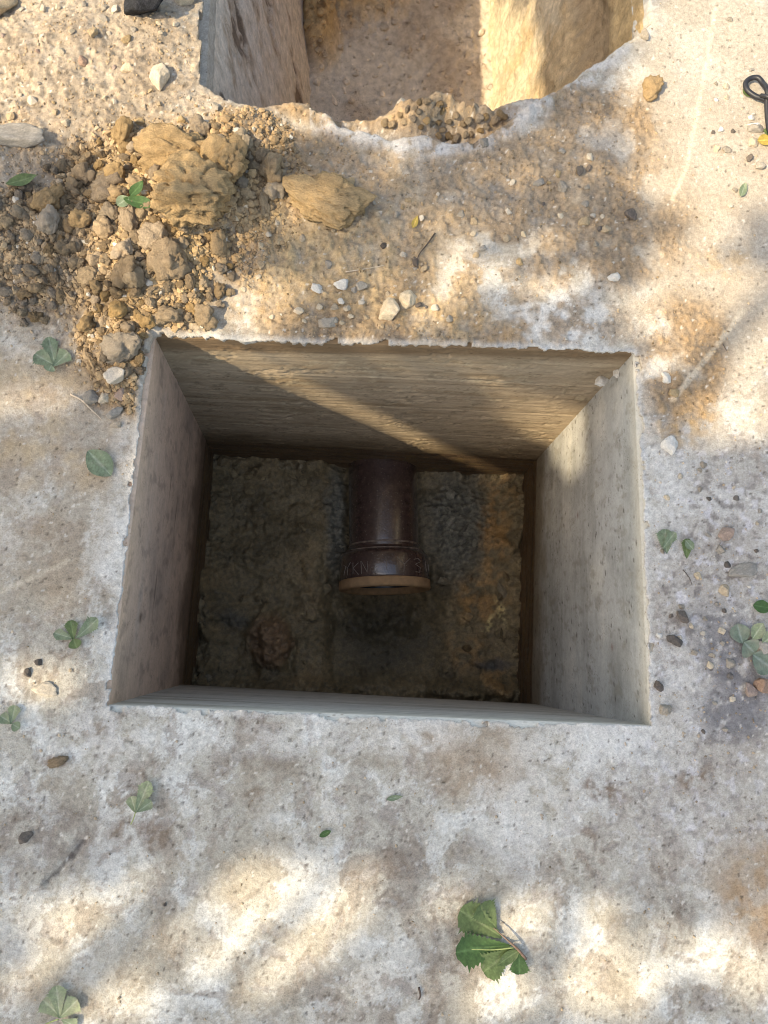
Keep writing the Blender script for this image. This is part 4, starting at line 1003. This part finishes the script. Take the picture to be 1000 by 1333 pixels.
# black cable
M_CABLE = plain_mat('black_rubber', (.018, .018, .022), rough=.45, var=.3, scale=100)
cab = empty('cable', at(990, 140)); c0 = cab.location
tag(cab, 'black cable folded in a loop lying on the slab at the upper right edge', 'cable')
def cab_tube(pts, r, nm):
    P = [Vector((at(u, v).x, at(u, v).y, z))-Vector((c0.x, c0.y, 0)) for u, v, z in pts]; P = crom(P, 10)
    v, f = tube(P, r, 12); return py_mesh(nm, v, f, M_CABLE, cab)
cab_tube([(1040, 186, .012), (1012, 160, .012), (994, 138, .016), (980, 130, .012), (970, 121, .010), (968, 112, .010), (974, 107, .012), (982, 108, .016), (988, 116, .018), (991, 128, .026), (993, 142, .018), (996, 160, .012), (1000, 178, .010), (1016, 215, .010), (1040, 250, .010)], .0058, 'cord')
cab_tube([(984, 133, .022), (990, 139, .032), (997, 140, .022), (996, 133, .012), (989, 130, .012)], .0042, 'knot')

# ------------------------------------------------------------------ the tree whose shade dapples the ground
LIT = [  # sunlit openings on the ground: photo px centre, radii, rotation, strength
    (110, 60, 260, 150, 0, 1), (250, 190, 130, 100, 0, 1), (370, 150, 120, 40, 0, 1), (520, 150, 150, 30, 5, .9), (240, 300, 95, 90, 0, .95), (150, 420, 45, 60, 10, .8), (420, 270, 60, 50, 0, .75),
    (330, 395, 75, 45, -10, 1), (35, 520, 75, 26, -8, 1), (55, 890, 62, 42, 15, 1), (40, 775, 40, 10, 15, .7), (490, 420, 70, 30, 0, .65), (590, 365, 55, 42, -30, .9), (710, 370, 60, 22, 0, .9), (500, 215, 70, 30, 0, .6),
    (930, 130, 130, 200, 0, 1), (900, 400, 90, 100, 0, .95), (970, 540, 75, 50, 15, 1), (760, 180, 60, 30, -30, .6), (730, 270, 40, 30, 0, .5), (620, 300, 60, 30, 10, .6), (960, 420, 80, 90, 0, .9),
    # inside the opening: light that falls on the far and right walls
    (224, 530, 48, 170, 4, 1), (430, 468, 190, 34, 2, .42), (565, 580, 95, 74, 5, 1), (640, 500, 50, 34, 0, .5),
    # bottom
    (375, 1180, 100, 74, -5, 1), (430, 1140, 70, 30, 0, 1), (395, 1230, 60, 45, -30, .85), (170, 1215, 130, 40, 0, .85), (40, 1190, 60, 22, 15, 1), (235, 1150, 40, 26, 0, .9), (300, 1260, 70, 60, 20, .75), (110, 1290, 130, 60, 0, .8),
    (592, 1172, 40, 32, 30, 1), (672, 1196, 48, 34, 10, 1), (650, 1300, 62, 46, -10, .95), (778, 1200, 42, 40, 0, 1), (800, 1270, 75, 62, 30, 1), (940, 1250, 92, 42, 22, 1), (800, 1112, 45, 14, -20, .7), (870, 1215, 40, 25, 0, .6), (1000, 1200, 40, 25, 0, .7),
    (400, 1250, 560, 70, 0, .22), (200, 1195, 180, 50, 0, .36), (720, 1240, 200, 70, 10, .36), (350, 1170, 110, 70, 0, .5), (560, 340, 220, 90, 0, .34), (720, 230, 110, 60, 0, .25), (930, 460, 110, 110, 0, .5), (850, 1120, 60, 25, 0, .25),
    # trench: light that reaches its right bank
    (300, 20, 75, 150, 0, 1), (270, -150, 120, 220, 0, 1), (385, -60, 135, 210, 0, 1), (470, -120, 60, 160, 0, .6)]
def lit(U, V):
    r = np.zeros(U.shape)
    for (u, v, a, b, ro, s) in LIT:
        r = np.maximum(r, s*blob(U, V, u, v, a, b, ro, soft=.28))
    return r
e1 = SUN.cross(Vector((0, 0, 1))).normalized(); e2 = SUN.cross(e1).normalized()
tree = empty('shade_tree', (-5.2, -3.8, 0)); tb = Vector((-5.2, -3.8, 0))
tag(tree, 'leafy broad tree standing out of view on the sunny side, shading the slab', 'tree')
M_BARK = plain_mat('bark', (.10, .075, .055), rough=.95, var=.4, scale=18, bump=.9, bump_d=.02)
M_CROWN = NT('crown_leaf'); M_CROWN.b.inputs['Roughness'].default_value = .6
if True:
    N = M_CROWN; a_ = N.n('ShaderNodeAttribute', attribute_name='Col'); N.l(a_.outputs['Color'], N.b.inputs['Base Color'])
    tr_ = N.n('ShaderNodeBsdfTranslucent'); N.l(a_.outputs['Color'], tr_.inputs[0]); mx_ = N.n('ShaderNodeMixShader'); mx_.inputs[0].default_value = .15
    N.l(N.b.outputs[0], mx_.inputs[1]); N.l(tr_.outputs[0], mx_.inputs[2]); N.l(mx_.outputs[0], N.t.nodes['Material Output'].inputs[0])
M_CROWN = M_CROWN.m
NL = 56000
gxr = rng.uniform(-1.7, 1.9, NL); gyr = rng.uniform(-1.3, 3.0, NL); dist = rng.uniform(5.6, 7.4, NL)
lu, lv = px(gxr, gyr, 0.0)
sc_n = fbm(gxr*3, gyr*3, 700, 3)
op = lit(lu+16*fbm(gxr*9, gyr*9, 701, 3), lv+16*fbm(gxr*9, gyr*9, 702, 3))
keepm = rng.random(NL) < np.clip(-np.log(np.clip(op*1.12, 1e-3, 1))/4.2, 0, 1)
inframe = (gxr > -1.1) & (gxr < 1.2) & (gyr > -.8) & (gyr < 2.4)
keepm &= inframe | (sc_n > -.15)
gxr, gyr, dist = gxr[keepm], gyr[keepm], dist[keepm]
P0 = np.stack([gxr, gyr, np.zeros_like(gxr)], 1)-np.array(SUN)[None]*dist[:, None]
m_ = len(P0); sz = rng.uniform(.050, .080, m_)
nrm = rng.normal(size=(m_, 3))*.55-np.array(SUN)[None]*1.0; nrm /= np.linalg.norm(nrm, axis=1)[:, None]
ta = np.cross(nrm, rng.normal(size=(m_, 3))); ta /= np.linalg.norm(ta, axis=1)[:, None]; bi = np.cross(nrm, ta)
shape = [(-.5, 0, 0), (-.15, .32, .05), (.22, .26, .04), (.55, 0, -.06), (.22, -.26, .04), (-.15, -.32, .05)]
LVs = np.stack([P0+sz[:, None]*(ta*a+bi*b+nrm*c) for a, b, c in shape], 1)-np.array(tb)[None, None]
base = np.arange(m_)[:, None]*6
LFs = np.concatenate([base+np.array([[0, 1, 2, 3]]), base+np.array([[0, 3, 4, 5]])])
gcol = np.array([.055, .10, .03])[None]*rng.uniform(.6, 1.5, (m_, 1)); gcol = np.repeat(gcol, 6, 0)
mesh_arrays('crown', LVs, LFs, M_CROWN, gcol, smooth=False, parent=tree)
cc = Vector((0, .8, 0))-SUN*6.4-tb
tv, tf = tube(crom([(0, 0, -.1), (.05, .1, 1.2), (.0, .3, 2.4), (.2, .7, 3.6), tuple(cc*.75+Vector((-.3, 0, .9)))], 8), [.16-.08*i/33 for i in range(33)], 14)
py_mesh('trunk', tv, tf, M_BARK, tree)
for k in range(9):
    g = Vector((random.uniform(-1.2, 1.4), random.uniform(-.8, 2.2), 0))-SUN*random.uniform(6.0, 7.2)-tb
    s_ = Vector((.18, .65, 3.3+.1*k)); mm = (s_+g)*.5+Vector((0, 0, .35))
    v, f = tube(crom([s_, mm, g], 8), [.045-.038*i/16 for i in range(17)], 8); py_mesh('branch', v, f, M_BARK, tree)
